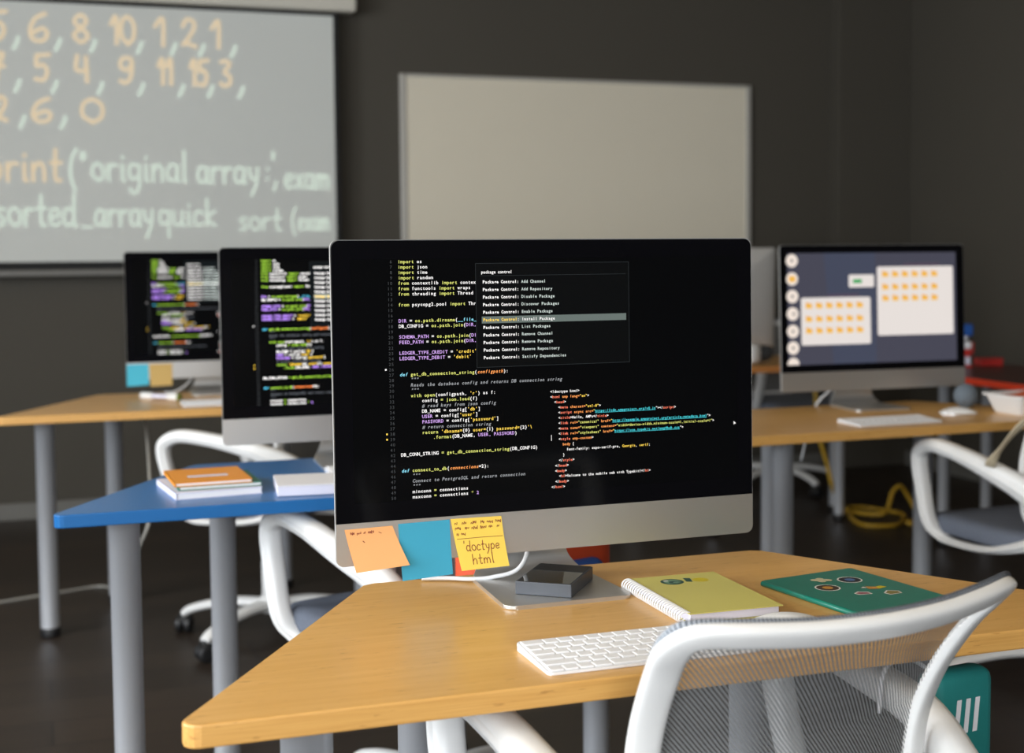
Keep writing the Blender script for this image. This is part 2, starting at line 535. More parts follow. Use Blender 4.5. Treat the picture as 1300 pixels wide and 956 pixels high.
# ------------------------------------------------------------------ hand-written strokes (projected image and notes)
# each glyph: width, list of polylines; baseline 0, x-height 0.55, ascender 1.0, descender -0.4
HG = {
    '0': (.6, [[(.3, 0), (.02, .3), (.05, .8), (.3, 1), (.56, .75), (.55, .25), (.3, 0)]]),
    '1': (.35, [[(.02, .7), (.25, 1), (.25, 0)]]),
    '2': (.6, [[(.05, .75), (.2, 1), (.45, .95), (.5, .7), (.25, .3), (.02, .02), (.15, .12), (.55, 0)]]),
    '3': (.55, [[(.05, .95), (.3, 1), (.45, .85), (.2, .55), (.45, .4), (.45, .1), (.2, 0), (.02, .1)]]),
    '4': (.6, [[(.1, 1), (.05, .45), (.5, .45)], [(.45, .95), (.48, 0)]]),
    '5': (.6, [[(.12, .95), (.1, .55), (.35, .6), (.5, .35), (.35, .02), (.05, .05)], [(.12, .95), (.58, 1)]]),
    '6': (.6, [[(.5, .98), (.2, .8), (.03, .4), (.1, .05), (.4, 0), (.55, .25), (.4, .45), (.08, .25)]]),
    '7': (.6, [[(.02, .9), (.5, .98), (.3, .5), (.22, 0)], [(.1, .48), (.52, .5)]]),
    '8': (.55, [[(.28, .52), (.05, .75), (.28, 1), (.48, .78), (.28, .52), (.03, .25), (.28, 0), (.52, .25), (.28, .52)]]),
    '9': (.55, [[(.5, .75), (.3, .5), (.06, .65), (.15, .95), (.45, .95), (.5, .7), (.45, .25), (.25, 0), (.05, .08)]]),
    ',': (.3, [[(.16, .12), (.14, -.05), (.02, -.28)]]),
    '.': (.3, [[(.1, .02), (.14, .04)]]),
    ':': (.3, [[(.14, .05), (.15, .09)], [(.16, .42), (.17, .46)]]),
    '"': (.35, [[(.1, 1.02), (.08, .8)], [(.25, 1.02), (.23, .8)]]),
    "'": (.2, [[(.1, 1.02), (.08, .8)]]),
    '(': (.4, [[(.35, 1.1), (.1, .75), (.05, .2), (.25, -.25)]]),
    '_': (.55, [[(.02, -.05), (.5, -.05)]]),
    '=': (.5, [[(.05, .35), (.45, .35)], [(.05, .15), (.45, .15)]]),
    '!': (.25, [[(.12, 1), (.1, .3)], [(.1, .03), (.11, .05)]]),
    'a': (.5, [[(.42, .5), (.15, .55), (.02, .25), (.12, .02), (.35, .1), (.42, .5)], [(.43, .52), (.42, .05), (.5, 0)]]),
    'c': (.42, [[(.4, .45), (.18, .55), (.02, .25), (.15, 0), (.4, .08)]]),
    'd': (.52, [[(.42, .45), (.15, .55), (.02, .25), (.15, 0), (.4, .12)], [(.45, 1), (.43, .05), (.52, 0)]]),
    'e': (.45, [[(.04, .25), (.38, .33), (.3, .54), (.08, .45), (.04, .15), (.2, 0), (.42, .1)]]),
    'g': (.5, [[(.42, .48), (.15, .55), (.03, .3), (.15, .06), (.4, .15)], [(.44, .52), (.42, -.2), (.22, -.42), (.05, -.28)]]),
    'h': (.5, [[(.08, 1), (.06, 0)], [(.07, .3), (.25, .55), (.4, .42), (.42, 0)]]),
    'i': (.22, [[(.1, .52), (.1, .05), (.18, 0)], [(.11, .75), (.12, .78)]]),
    'k': (.45, [[(.07, 1), (.06, 0)], [(.4, .55), (.08, .25), (.42, 0)]]),
    'l': (.22, [[(.1, 1), (.1, .05), (.16, 0)]]),
    'm': (.72, [[(.05, .52), (.06, 0)], [(.06, .3), (.2, .54), (.32, .4), (.33, 0)], [(.33, .3), (.48, .54), (.62, .4), (.64, 0)]]),
    'n': (.5, [[(.05, .52), (.06, 0)], [(.06, .3), (.25, .55), (.4, .4), (.42, 0)]]),
    'o': (.5, [[(.25, 0), (.03, .2), (.08, .48), (.28, .55), (.46, .35), (.42, .08), (.25, 0)]]),
    'p': (.5, [[(.07, .52), (.05, -.42)], [(.07, .4), (.25, .56), (.44, .35), (.32, .02), (.08, .1)]]),
    'q': (.5, [[(.42, .48), (.15, .55), (.03, .3), (.15, .04), (.4, .15)], [(.44, .54), (.42, -.42)]]),
    'r': (.4, [[(.05, .52), (.06, 0)], [(.06, .3), (.2, .52), (.38, .5)]]),
    's': (.4, [[(.36, .5), (.15, .54), (.08, .38), (.3, .22), (.3, .04), (.04, .02)]]),
    't': (.4, [[(.2, .95), (.18, .08), (.35, .02)], [(.03, .55), (.38, .56)]]),
    'u': (.5, [[(.05, .54), (.06, .1), (.22, 0), (.4, .18)], [(.42, .54), (.42, .05), (.5, 0)]]),
    'x': (.45, [[(.05, .52), (.4, 0)], [(.4, .54), (.05, 0)]]),
    'y': (.48, [[(.05, .54), (.12, .2), (.3, .15)], [(.42, .54), (.36, 0), (.15, -.42)]]),
    ' ': (.4, []),
}


def ribbon(mb, pts, w, mp, mi):
    """flat stroke of width w along 2D points; mp maps 2D to 3D"""
    P = [Vector(p) for p in pts]
    n = len(P)
    L, R = [], []
    for i in range(n):
        t = P[min(i + 1, n - 1)] - P[max(i - 1, 0)]
        if t.length < 1e-9:
            t = Vector((1, 0))
        t.normalize()
        d = Vector((-t.y, t.x)) * w / 2
        e = t * (w * 0.4 * (-1 if i == 0 else (1 if i == n - 1 else 0)))
        L.append(mp(P[i] + d + e)); R.append(mp(P[i] - d + e))
    mb.add(L + R, [(i, i + 1, n + i + 1, n + i) for i in range(n - 1)], mi)


def handwrite(mb, text, x, y, h, w, mp, mi, squeeze=1.0, slant=0.0, mi_of=None):
    for ch in text:
        wd, strokes = HG[ch]
        for s in strokes:
            q = spline([(x + (p[0] + slant * p[1]) * h * squeeze, y + p[1] * h, 0) for p in s], 5)
            ribbon(mb, [(p.x, p.y) for p in q], w, mp, mi_of(ch) if mi_of else mi)
        x += (wd + .1) * h * squeeze
    return x


# ------------------------------------------------------------------ projection screen and whiteboard
SY = 6.735
ps = empty('projection_screen', (0.62, SY, 1.16))
tag(ps, 'pull-down projection screen with handwritten code projected on it', 'projection screen')
MT['screen_fabric'] = pmat('white_projection_fabric', (0.64, 0.65, 0.615), 0.85, var=0.01)
_b = MT['screen_fabric'].node_tree.nodes['Principled BSDF']
_b.inputs['Emission Color'].default_value = (0.75, 0.95, 1.0, 1)
_b.inputs['Emission Strength'].default_value = 0.03  # faint cool glow of the cloth stands in for projector light
MT['proj_white'] = emat('projected_mint_strokes', (0.66, 0.76, 0.66), 0.90, rough=0.9, base=0.02, spec=0.0)  # strokes glow themselves in place of projector light
MT['proj_orange'] = emat('projected_orange_strokes', (0.74, 0.60, 0.40), 0.92, rough=0.9, base=0.05, spec=0.0)
SL, SR, SB, ST = -1.15, 0.80, 0.055, 1.24        # screen local, x from 0.62, z from 1.16


def slab(x0, z0, x1, z1, y0, y1, bevel=0.0, mb=None, mi=0):
    return (mb or MB()).box(((x0 + x1) / 2, (y0 + y1) / 2, (z0 + z1) / 2), (abs(x1 - x0), abs(y1 - y0), abs(z1 - z0)), bevel, mi)


slab(SL, 0.012, SR, ST + 0.02, 0.0, 0.004).build('black_border', MT['screen_black'], ps)
fab = MB()
slab(SL + 0.025, SB, SR - 0.025, ST, -0.002, 0.0, mb=fab)
mp = lambda p: (p[0], -0.0028, p[1])
# written rows: (text, x, baseline z, height, colour rule) in screen metres
wr = lambda ch: 1 if ch in ',.' else 2


def handfit(text, x0, x1, z, h, w, mi):
    tot = sum(HG[ch][0] + .1 for ch in text) - .1
    return handwrite(fab, text, x0, z, h, w, mp, mi, squeeze=(x1 - x0) / (tot * h))


rows = [
    (1.066, .125, [('5', -.80, -.725), ('6', -.63, -.545), ('8', -.44, -.37), ('10', -.272, -.165), ('1', -.075, -.02), ('2', .05, .12), ('1', .188, .235)]),
    (.886, .118, [('7', -.80, -.735), ('5', -.615, -.545), ('4', -.435, -.37), ('9', -.24, -.175), ('11', -.062, .005), ('15', .085, .17), ('3', .225, .28)]),
    (.70, .105, [('2', -.785, -.735), ('6', -.628, -.54), ('0', -.41, -.315)]),
]
for z, h, gs in rows:
    for t, x0, x1 in gs:
        handfit(t, x0, x1, z, h, .019, 2)
for z, xs in ((1.043, (-.70, -.519, -.364, -.156, -.001, .13, .278)), (.85, (-.70, -.539, -.337, -.153, .031, .166, .311)), (.688, (-.683, -.505))):
    for x in xs:
        ribbon(fab, [(x + .022, z + .032), (x + .016, z + .012), (x + .002, z - .016)], .019, mp, 1)
handfit('print', -.83, -.505, .428, .15, .017, 2)
handfit('(', -.472, -.435, .42, .14, .017, 1)
handfit('"', -.425, -.395, .43, .125, .016, 1)
handfit('original', -.375, .062, .432, .14, .016, 1)
handfit('array', .108, .40, .425, .135, .016, 1)
handfit(':', .43, .452, .44, .12, .014, 1)
handfit("'", .462, .48, .44, .13, .018, 1)
handfit(',', .47, .49, .42, .10, .014, 1)
handfit('exam', .525, .745, .402, .125, .015, 1)
handfit('sorted', -.80, -.448, .222, .145, .016, 1)
handfit('_', -.425, -.372, .222, .12, .012, 1)
handfit('array', -.365, -.10, .222, .13, .015, 1)
handfit('quick', -.075, .19, .222, .125, .014, 1)
handfit('sort', .30, .505, .20, .105, .012, 1)
handfit('(exam', .555, .74, .20, .10, .012, 1)
fab.build('screen_fabric', [MT['screen_fabric'], MT['proj_white'], MT['proj_orange']], ps)
slab(SL, -0.012, SR, 0.018, -0.014, 0.016, 0.006).build('weight_bar', MT['baseboard'], ps)
hs = MB()
slab(SL - 0.09, ST + 0.02, SR + 0.085, ST + 0.15, -0.045, 0.055, 0.014, hs)
hs.build('housing', MT['housing'], ps)
for xx in (SL + .1, SR - .1):
    slab(xx - .02, ST + 0.05, xx + .02, ST + 0.12, 0.05, Y1 - SY - .001, 0.002).build('wall_bracket', MT['housing'], ps)

wb = empty('whiteboard', (2.75, Y1, 0.93))
tag(wb, 'large blank whiteboard in a thin frame on the dark back wall', 'whiteboard')
slab(-0.965, 0.02, 0.965, 1.205, -0.02, -0.0, 0.001).build('writing_surface', MT['whiteboard'], wb)
fr = MB()
for s in (-1, 1):
    slab(s * 0.98 - 0.016, 0, s * 0.98 + 0.016, 1.22, -0.026, 0, 0.003, fr)
slab(-0.98, 1.204, 0.98, 1.22, -0.026, 0, 0.003, fr)
slab(-0.98, 0, 0.98, 0.02, -0.026, 0, 0.003, fr)
fr.build('board_frame', MT['frame_alu'], wb)
slab(-0.5, -0.005, 0.5, 0.012, -0.09, -0.02, 0.003).build('pen_tray', MT['frame_alu'], wb)

# ------------------------------------------------------------------ desks
DT = 0.74
TH = 0.026


def desk_poly(long_=1.32, short=0.655, depth=0.56):
    return [(-long_ / 2, 0), (long_ / 2, 0), (short / 2, depth), (-short / 2, depth)]


def leg_mb(x, y, r=0.030):
    return MB().lathe([(r * .98, 0.022), (r, 0.026), (r, DT - TH - 0.006), (r * 1.5, DT - TH - 0.006), (r * 1.5, DT - TH)], 28, T=Matrix.Translation((x, y, 0)))


def make_desk(loc, rz, legs, mtop, medge, label, depth=0.56, poly=None, r=0.030):
    t = empty('classroom_desk', loc, rz)
    tag(t, label, 'desk', 'trapezoid classroom desks')
    tp = MB().prism(rounded(poly or desk_poly(depth=depth), 0.018, 5), DT - TH, DT, 0.0025, 0, 1)
    tp.build('tabletop', [mtop, medge], t)
    for x, y in legs:
        l = leg_mb(x, y, r).build('leg', MT['steel'], t)
        MB().lathe([(r * 1.02, 0.0), (r * 1.06, 0.004), (r * 1.06, 0.026), (r * 1.0, 0.03)], 24, T=Matrix.Translation((x, y, 0))).build('foot_cap', MT['black_plastic'], l)
    return t


# positions in the room; legs in desk coordinates
make_desk((0.775, 1.442, 0), 0, [(-.5, .10), (.545, .09), (-.27, .47), (.27, .47)], MT['wood'], MT['wood_edge'],
          'light wood classroom desk in the foreground, with the big monitor showing code', depth=.548)
make_desk((0.66, 2.738, 0), 0, [(-.512, .11), (-.275, .46), (.275, .46), (.51, .11)], MT['blue'], MT['blue'],
          'bright blue classroom desk at left, stacked with notebooks')
make_desk((0.515, 4.525, 0), 0, [(-.512, .16), (-.28, .53), (.32, .555), (.53, .16)], MT['wood'], MT['wood_edge'],
          'wooden classroom desk at far left behind the blue desk', depth=.62)
make_desk((2.38, 3.242, 0), math.radians(1.0), [(-.45, .10), (-.25, .5), (.31, .5), (.53, .1)], MT['wood'], MT['wood_edge'],
          'wooden classroom desk at right, under the monitor showing folder windows', depth=.575)
make_desk((3.38, 4.54, 0), math.radians(-90), [(-.28, .17), (.45, .12), (-.30, .40), (.2, .46)], MT['maroon'], MT['red_edge'],
          'dark red classroom desk with bright red edge at far right', r=.024)
make_desk((3.04, 5.79, 0), math.radians(180), [(-.40, .35), (-.50, .15), (.3, .46), (.52, .1)], MT['wood'], MT['wood_edge_orange'],
          'farthest wooden classroom desk, its orange edge just right of the big monitor', r=.024)

# ------------------------------------------------------------------ text on displays
_gl = {}


def glyph(ch, bold=0.0):
    k = (ch, bold)
    if k not in _gl:
        cu = bpy.data.curves.new('glyph', 'FONT')
        cu.body = ch
        cu.size = 1.0
        cu.resolution_u = 2
        cu.offset = bold
        o = bpy.data.objects.new('glyph', cu)
        C.objects.link(o)
        me = o.evaluated_get(bpy.context.evaluated_depsgraph_get()).to_mesh()
        vs = [(v.co.x, v.co.y) for v in me.vertices]
        fs = [tuple(p.vertices) for p in me.polygons]
        o.evaluated_get(bpy.context.evaluated_depsgraph_get()).to_mesh_clear()
        bpy.data.objects.remove(o)
        bpy.data.curves.remove(cu)
        _gl[k] = (vs, fs)
    return _gl[k]


def mono(mb, runs, x, z, pitch, size, y, bold=0.0, maxw=0.94, sub=None):
    """runs = [(text, material index, italic)]; monospaced, baseline z; faces -Y"""
    for text, mi, it in runs:
        for ch in text:
            if ch != ' ':
                vs, fs = glyph(ch, bold)
                if vs:
                    a, b = min(v[0] for v in vs), max(v[0] for v in vs)
                    w = (b - a) * size
                    kx = size * min(1.0, pitch * maxw / max(w, 1e-6))
                    cx = (a + b) / 2
                    sh = 0.2 if it else 0.0
                    mb.add([(x + pitch / 2 + (v[0] - cx) * kx + sh * v[1] * size, y, z + v[1] * size) for v in vs], fs, mi)
            x += pitch
    return x


def code_screen(pal, bold):
    """the editor picture, in display metres: x from the left edge of the panel, depth -y, z down from the top (negative)"""
    mb = MB()
    K = {k: i + 1 for i, k in enumerate(pal)}
    mm = 0.001

    def quad(x0, z0, x1, z1, y, mi):
        mb.add([(x0 * mm - .325, y, -z1 * mm), (x1 * mm - .325, y, -z1 * mm), (x1 * mm - .325, y, -z0 * mm), (x0 * mm - .325, y, -z0 * mm)], [(0, 1, 2, 3)], mi)
    quad(27, 27, 623, 364, -0.0005, 0)
    w, g, p, o, c, y_, d, r, t = (K[k] for k in ('white', 'green', 'purple', 'orange', 'cyan', 'yellow', 'grey', 'pink', 'teal'))
    L = {
        6: [('import', g, 0), (' os', w, 0)], 7: [('import', g, 0), (' json', w, 0)], 8: [('import', g, 0), (' time', w, 0)],
        9: [('import', g, 0), (' random', w, 0)],
        10: [('from', g, 0), (' contextlib ', w, 0), ('import', g, 0), (' contex', w, 0)],
        11: [('from', g, 0), (' functools ', w, 0), ('import', g, 0), (' wraps', w, 0)],
        12: [('from', g, 0), (' threading ', w, 0), ('import', g, 0), (' Thread', w, 0)],
        14: [('from', g, 0), (' psycopg2.pool ', w, 0), ('import', g, 0), (' Thr', w, 0)],
        17: [('DIR', p, 0), (' = ', w, 0), ('os.path.dirname', g, 0), ('(', w, 0), ('__file_', c, 0)],
        18: [('DB_CONFIG', w, 0), (' = ', w, 0), ('os.path.join', g, 0), ('(', w, 0), ('DIR,', p, 0)],
        20: [('SCHEMA_PATH', p, 0), (' = ', w, 0), ('os.path.join', g, 0), ('(', w, 0), ('DI', p, 0)],
        21: [('FEED_PATH', p, 0), (' = ', w, 0), ('os.path.join', g, 0), ('(', w, 0), ('DIR,', p, 0)],
        23: [('LEDGER_TYPE_CREDIT', p, 0), (' = ', w, 0), ("'credit'", y_, 0)],
        24: [('LEDGER_TYPE_DEBIT', p, 0), (' = ', w, 0), ("'debit'", y_, 0)],
        27: [('def', c, 1), (' ', w, 0), ('get_db_connection_string', g, 0), ('(', w, 0), ('configpath', o, 1), ('):', w, 0)],
        28: [('    """', d, 1)],
        29: [('    Reads the database config and returns DB connection string', d, 1)],
        30: [('    """', d, 1)],
        31: [('    ', w, 0), ('with open', g, 0), ('(configpath, ', w, 0), ("'r'", y_, 0), (') as f:', w, 0)],
        32: [('        config ', w, 0), ('= ', g, 0), ('json.load', g, 0), ('(f)', w, 0)],
        33: [('        # read keys from json config', d, 1)],
        34: [('        DB_NAME = config[', w, 0), ("'db'", y_, 0), (']', w, 0)],
        35: [('        USER', p, 0), (' = config[', w, 0), ("'user'", y_, 0), (']', w, 0)],
        36: [('        PASSWORD', p, 0), (' = config[', w, 0), ("'password'", y_, 0), (']', w, 0)],
        37: [('        # return connection string', d, 1)],
        38: [('        return ', g, 0), ("'dbname=", y_, 0), ('{0}', w, 0), (' user=', y_, 0), ('{1}', w, 0), (' password=', y_, 0), ('{2}', w, 0), ("'\\", y_, 0)],
        39: [('            .format', g, 0), ('(DB_NAME, ', w, 0), ('USER, PASSWORD', p, 0), (')', w, 0)],
        42: [('DB_CONN_STRING', w, 0), (' = ', g, 0), ('get_db_connection_string', g, 0), ('(DB_CONFIG)', w, 0)],
        45: [('def', c, 1), (' ', w, 0), ('connect_to_db', g, 0), ('(', w, 0), ('connections', o, 1), ('=2):', w, 0)],
        46: [('    """', d, 1)],
        47: [('    Connect to PostgreSQL and return connection', d, 1)],
        48: [('    """', d, 1)],
        49: [('    minconn ', w, 0), ('= ', g, 0), ('connections', w, 0)],
        50: [('    maxconn ', w, 0), ('= ', g, 0), ('connections ', w, 0), ('* ', g, 0), ('2', p, 0)],
    }
    base = 32.8
    for n in range(6, 51):
        z = -(base + (n - 6) * 7.48) * mm
        s = str(n)
        mono(mb, [(s, K['dim'], 0)], (86.5 - 3.9 * len(s)) * mm - .325, z, 3.9 * mm, 6.2 * mm, -0.0010)
        if n in L:
            mono(mb, L[n], 94.2 * mm - .325, z, 3.92 * mm, 6.6 * mm, -0.0010, bold)
    for n in (26, 38, 39):
        z = base + (n - 6) * 7.48 - 2.3
        quad(73.5, z - 1.2, 75.9, z + 1.2, -0.0010, w if n == 26 else y_)
    # pop-up list
    quad(207.5, 34, 445, 182, -0.0006, K['popup'])
    for a in ((207.5, 34, 445, 34.6), (207.5, 181.4, 445, 182), (207.5, 34, 208.1, 182), (444.4, 34, 445, 182), (214, 51.5, 440, 52.0)):
        quad(*a, -0.0008, K['line'])
    mono(mb, [('package control', w, 0)], 216 * mm - .325, -48.6 * mm, 3.1 * mm, 6.2 * mm, -0.0010, bold)
    quad(216, 109.6, 440, 119.4, -0.0008, K['bar'])
    for i, s in enumerate(('Add Channel', 'Add Repository', 'Disable Package', 'Discover Packages', 'Enable Package', 'Install Package',
                           'List Packages', 'Remove Channel', 'Remove Package', 'Remove Repository', 'Satisfy Dependencies')):
        z = -(62.6 + 10.75 * i) * mm
        x = mono(mb, [('Package Control', y_ if i == 5 else w, 0), (':', w, 0)], 218 * mm - .325, z, 3.42 * mm, 6.0 * mm, -0.0010, bold + 0.012)
        mono(mb, [(' ' + s, w if i == 5 else K['soft'], 0)], x, z, 3.42 * mm, 6.0 * mm, -0.0010, bold)
    # second pane
    Hh = [
        (0, [('<!doctype html>', w, 0)]),
        (0, [('<', w, 0), ('html', r, 0), (' amp lang=', o, 0), ('"en"', y_, 0), ('>', w, 0)]),
        (1, [('<', w, 0), ('head', r, 0), ('>', w, 0)]),
        (2, [('<', w, 0), ('meta', r, 0), (' charset=', o, 0), ('"utf-8"', y_, 0), ('>', w, 0)]),
        (2, [('<', w, 0), ('script', r, 0), (' async src=', o, 0), ('"', y_, 0), ('https://cdn.ampproject.org/v0.js', t, 0), ('"></', w, 0), ('script', r, 0), ('>', w, 0)]),
        (2, [('<', w, 0), ('title', r, 0), ('>Hello, AMPs</', w, 0), ('title', r, 0), ('>', w, 0)]),
        (2, [('<', w, 0), ('link', r, 0), (' rel=', o, 0), ('"canonical"', g, 0), (' href=', o, 0), ('"', y_, 0), ('http://example.ampproject.org/article-metadata.html', t, 0), ('">', w, 0)]),
        (2, [('<', w, 0), ('meta', r, 0), (' name=', o, 0), ('"viewport"', g, 0), (' content=', o, 0), ('"width=device-width,minimum-scale=1,initial-scale=1"', g, 0), ('>', w, 0)]),
        (2, [('<', w, 0), ('link', r, 0), (' rel=', o, 0), ('"stylesheet"', g, 0), (' href=', o, 0), ('"', y_, 0), ('https://use.typekit.net/oeg4hub.css', t, 0), ('">', w, 0)]),
        (2, [('<', w, 0), ('style', r, 0), (' amp-custom', o, 0), ('>', w, 0)]),
        (3, [('body', o, 0), (' {', w, 0)]),
        (4, [('font-family: expo-serif-pro, ', w, 0), ('Georgia', y_, 0), (', ', w, 0), ('serif', y_, 0), (';', w, 0)]),
        (3, [('}', w, 0)]),
        (2, [('</', w, 0), ('style', r, 0), ('>', w, 0)]),
        (1, [('</', w, 0), ('head', r, 0), ('>', w, 0)]),
        (1, [('<', w, 0), ('body', r, 0), ('>', w, 0)]),
        (2, [('<', w, 0), ('h1', r, 0), ('>Welcome to the mobile web with Typekit!</', w, 0), ('h1', r, 0), ('>', w, 0)]),
        (1, [('</', w, 0), ('body', r, 0), ('>', w, 0)]),
        (0, [('</', w, 0), ('html', r, 0), ('>', w, 0)]),
    ]
    for i, (ind, runs) in enumerate(Hh):
        z = 222.4 + 7.72 * i
        x0 = 318.5 + ind * 6.1
        xx = mono(mb, runs, x0 * mm - .325, -z * mm, 3.05 * mm, 5.4 * mm, -0.0010, bold)
        k = x0
        for tx, mi, it in runs:
            if mi == t:
                quad(k, z + 0.7, k + 3.05 * len(tx), z + 1.2, -0.0010, t)
            k += 3.05 * len(tx)
    quad(319, 283.5, 319.8, 292, -0.0010, w)
    mb.add([((617 + a) * mm - .325, -0.0010, -(277.5 + b) * mm) for a, b in ((0, 0), (0, 5.5), (1.5, 4.2), (4, 4))], [(0, 1, 2, 3)], w)
    return mb


def palette(tab, k):
    return {n: emat('display_%s' % n, lin(c), k, rough=0.25, spec=0.1) for n, c in tab.items()}


PAL_A = palette(dict(white=(235, 232, 230), green=(205, 208, 110), purple=(188, 150, 214), orange=(240, 150, 82), cyan=(130, 205, 225), yellow=(238, 200, 80),
                     grey=(140, 142, 145), pink=(240, 122, 96), teal=(70, 195, 205), dim=(62, 64, 66), soft=(190, 200, 195), popup=(1, 2, 3), line=(38, 42, 44), bar=(92, 102, 98)), 1.35)
PAL_B = palette(dict(white=(225, 222, 220), green=(140, 185, 55), purple=(165, 125, 220), orange=(225, 120, 60), cyan=(70, 165, 195), yellow=(225, 185, 60),
                     grey=(70, 73, 78), pink=(230, 110, 90), teal=(70, 195, 205), dim=(52, 54, 56), soft=(205, 215, 210), popup=(3, 6, 8), line=(30, 34, 36), bar=(120, 128, 124)), 2.3)
SCREEN_BG = emat('display_black', lin((5, 6, 9)), 0.5, rough=0.10, base=0.002, spec=0.12)
SCREEN_A = code_screen(PAL_A, 0.02)
SCREEN_B = code_screen(PAL_B, 0.045)


def folder_screen():
    mb = MB()
    mm = 0.001
    cols = dict(bg=(72, 72, 86), bg2=(69, 74, 93), cream=(246, 232, 220), win=(236, 228, 223), folder=(245, 172, 48), folder2=(248, 190, 80), green=(40, 165, 85),
                title=(92, 72, 90), mark=(150, 140, 132), dark=(34, 34, 42))
    mats = [emat('desktop_' + k, lin(c), 0.95, rough=0.25) for k, c in cols.items()]
    K = {k: i for i, k in enumerate(cols)}

    def poly(pts, y, mi):
        mb.add([(x * mm - .325, y, -z * mm) for x, z in pts], [tuple(range(len(pts)))[::-1]], mi)

    def rr(x0, z0, x1, z1, r, y, mi):
        poly(rounded([(x0, z0), (x1, z0), (x1, z1), (x0, z1)], r, 4), y, mi)

    def disc(x, z, r, y, mi, cut=None):
        pts = [(x + r * math.cos(a * math.pi / 16), z + r * math.sin(a * math.pi / 16)) for a in range(32)]
        if cut:
            pts = [(a, min(b, cut)) for a, b in pts]
        poly(pts, y, mi)
    poly(rect(25, 25, 620, 368), -.0005, K['bg'])
    poly([(150, 25), (330, 25), (330, 368), (180, 368)], -.00055, K['bg2'])
    for i, z in enumerate((47.6, 103.5, 157, 210.5, 264, 315, 365)):
        disc(41, z, 20, -.0009, K['cream'], 367 if i == 6 else None)
        if i == 1:
            rr(30, z - 9, 52, z + 9, 3, -.0011, K['folder2'])
        elif i < 6:
            disc(41 + (4 if i == 3 else 0), z, 5, -.0011, K['mark'])
    rr(70, 162, 311, 308, 6, -.0009, K['win'])
    rr(336, 69, 609, 284, 6, -.0009, K['win'])
    rr(236, 93, 325, 132, 5, -.0009, K['win'])
    rr(251, 107, 282, 119, 1.5, -.0011, K['green'])
    poly(rect(160, 153, 270, 158), -.0009, K['title'])
    poly(rect(430, 60, 560, 65), -.0009, K['title'])

    def fold(x, z):
        poly([(x - 11, z - 9), (x - 2, z - 9), (x + 1, z - 6), (x + 11, z - 6), (x + 11, z + 9), (x - 11, z + 9)], -.0011, K['folder'])
        poly(rect(x - 11, z - 3, x + 11, z + 9), -.0013, K['folder2'])
    for i in range(6):
        for j in range(3):
            fold(97 + i * 35.2, (186, 227, 263)[j])
            fold(365 + i * 35.2, (92, 132, 167)[j])
    return mb, mats


# ------------------------------------------------------------------ desktop computers
PW, PH, PG = 0.65, 0.451, 0.391       # panel width, full height, height of the black glass
PZ = 0.51                             # panel top above the desk


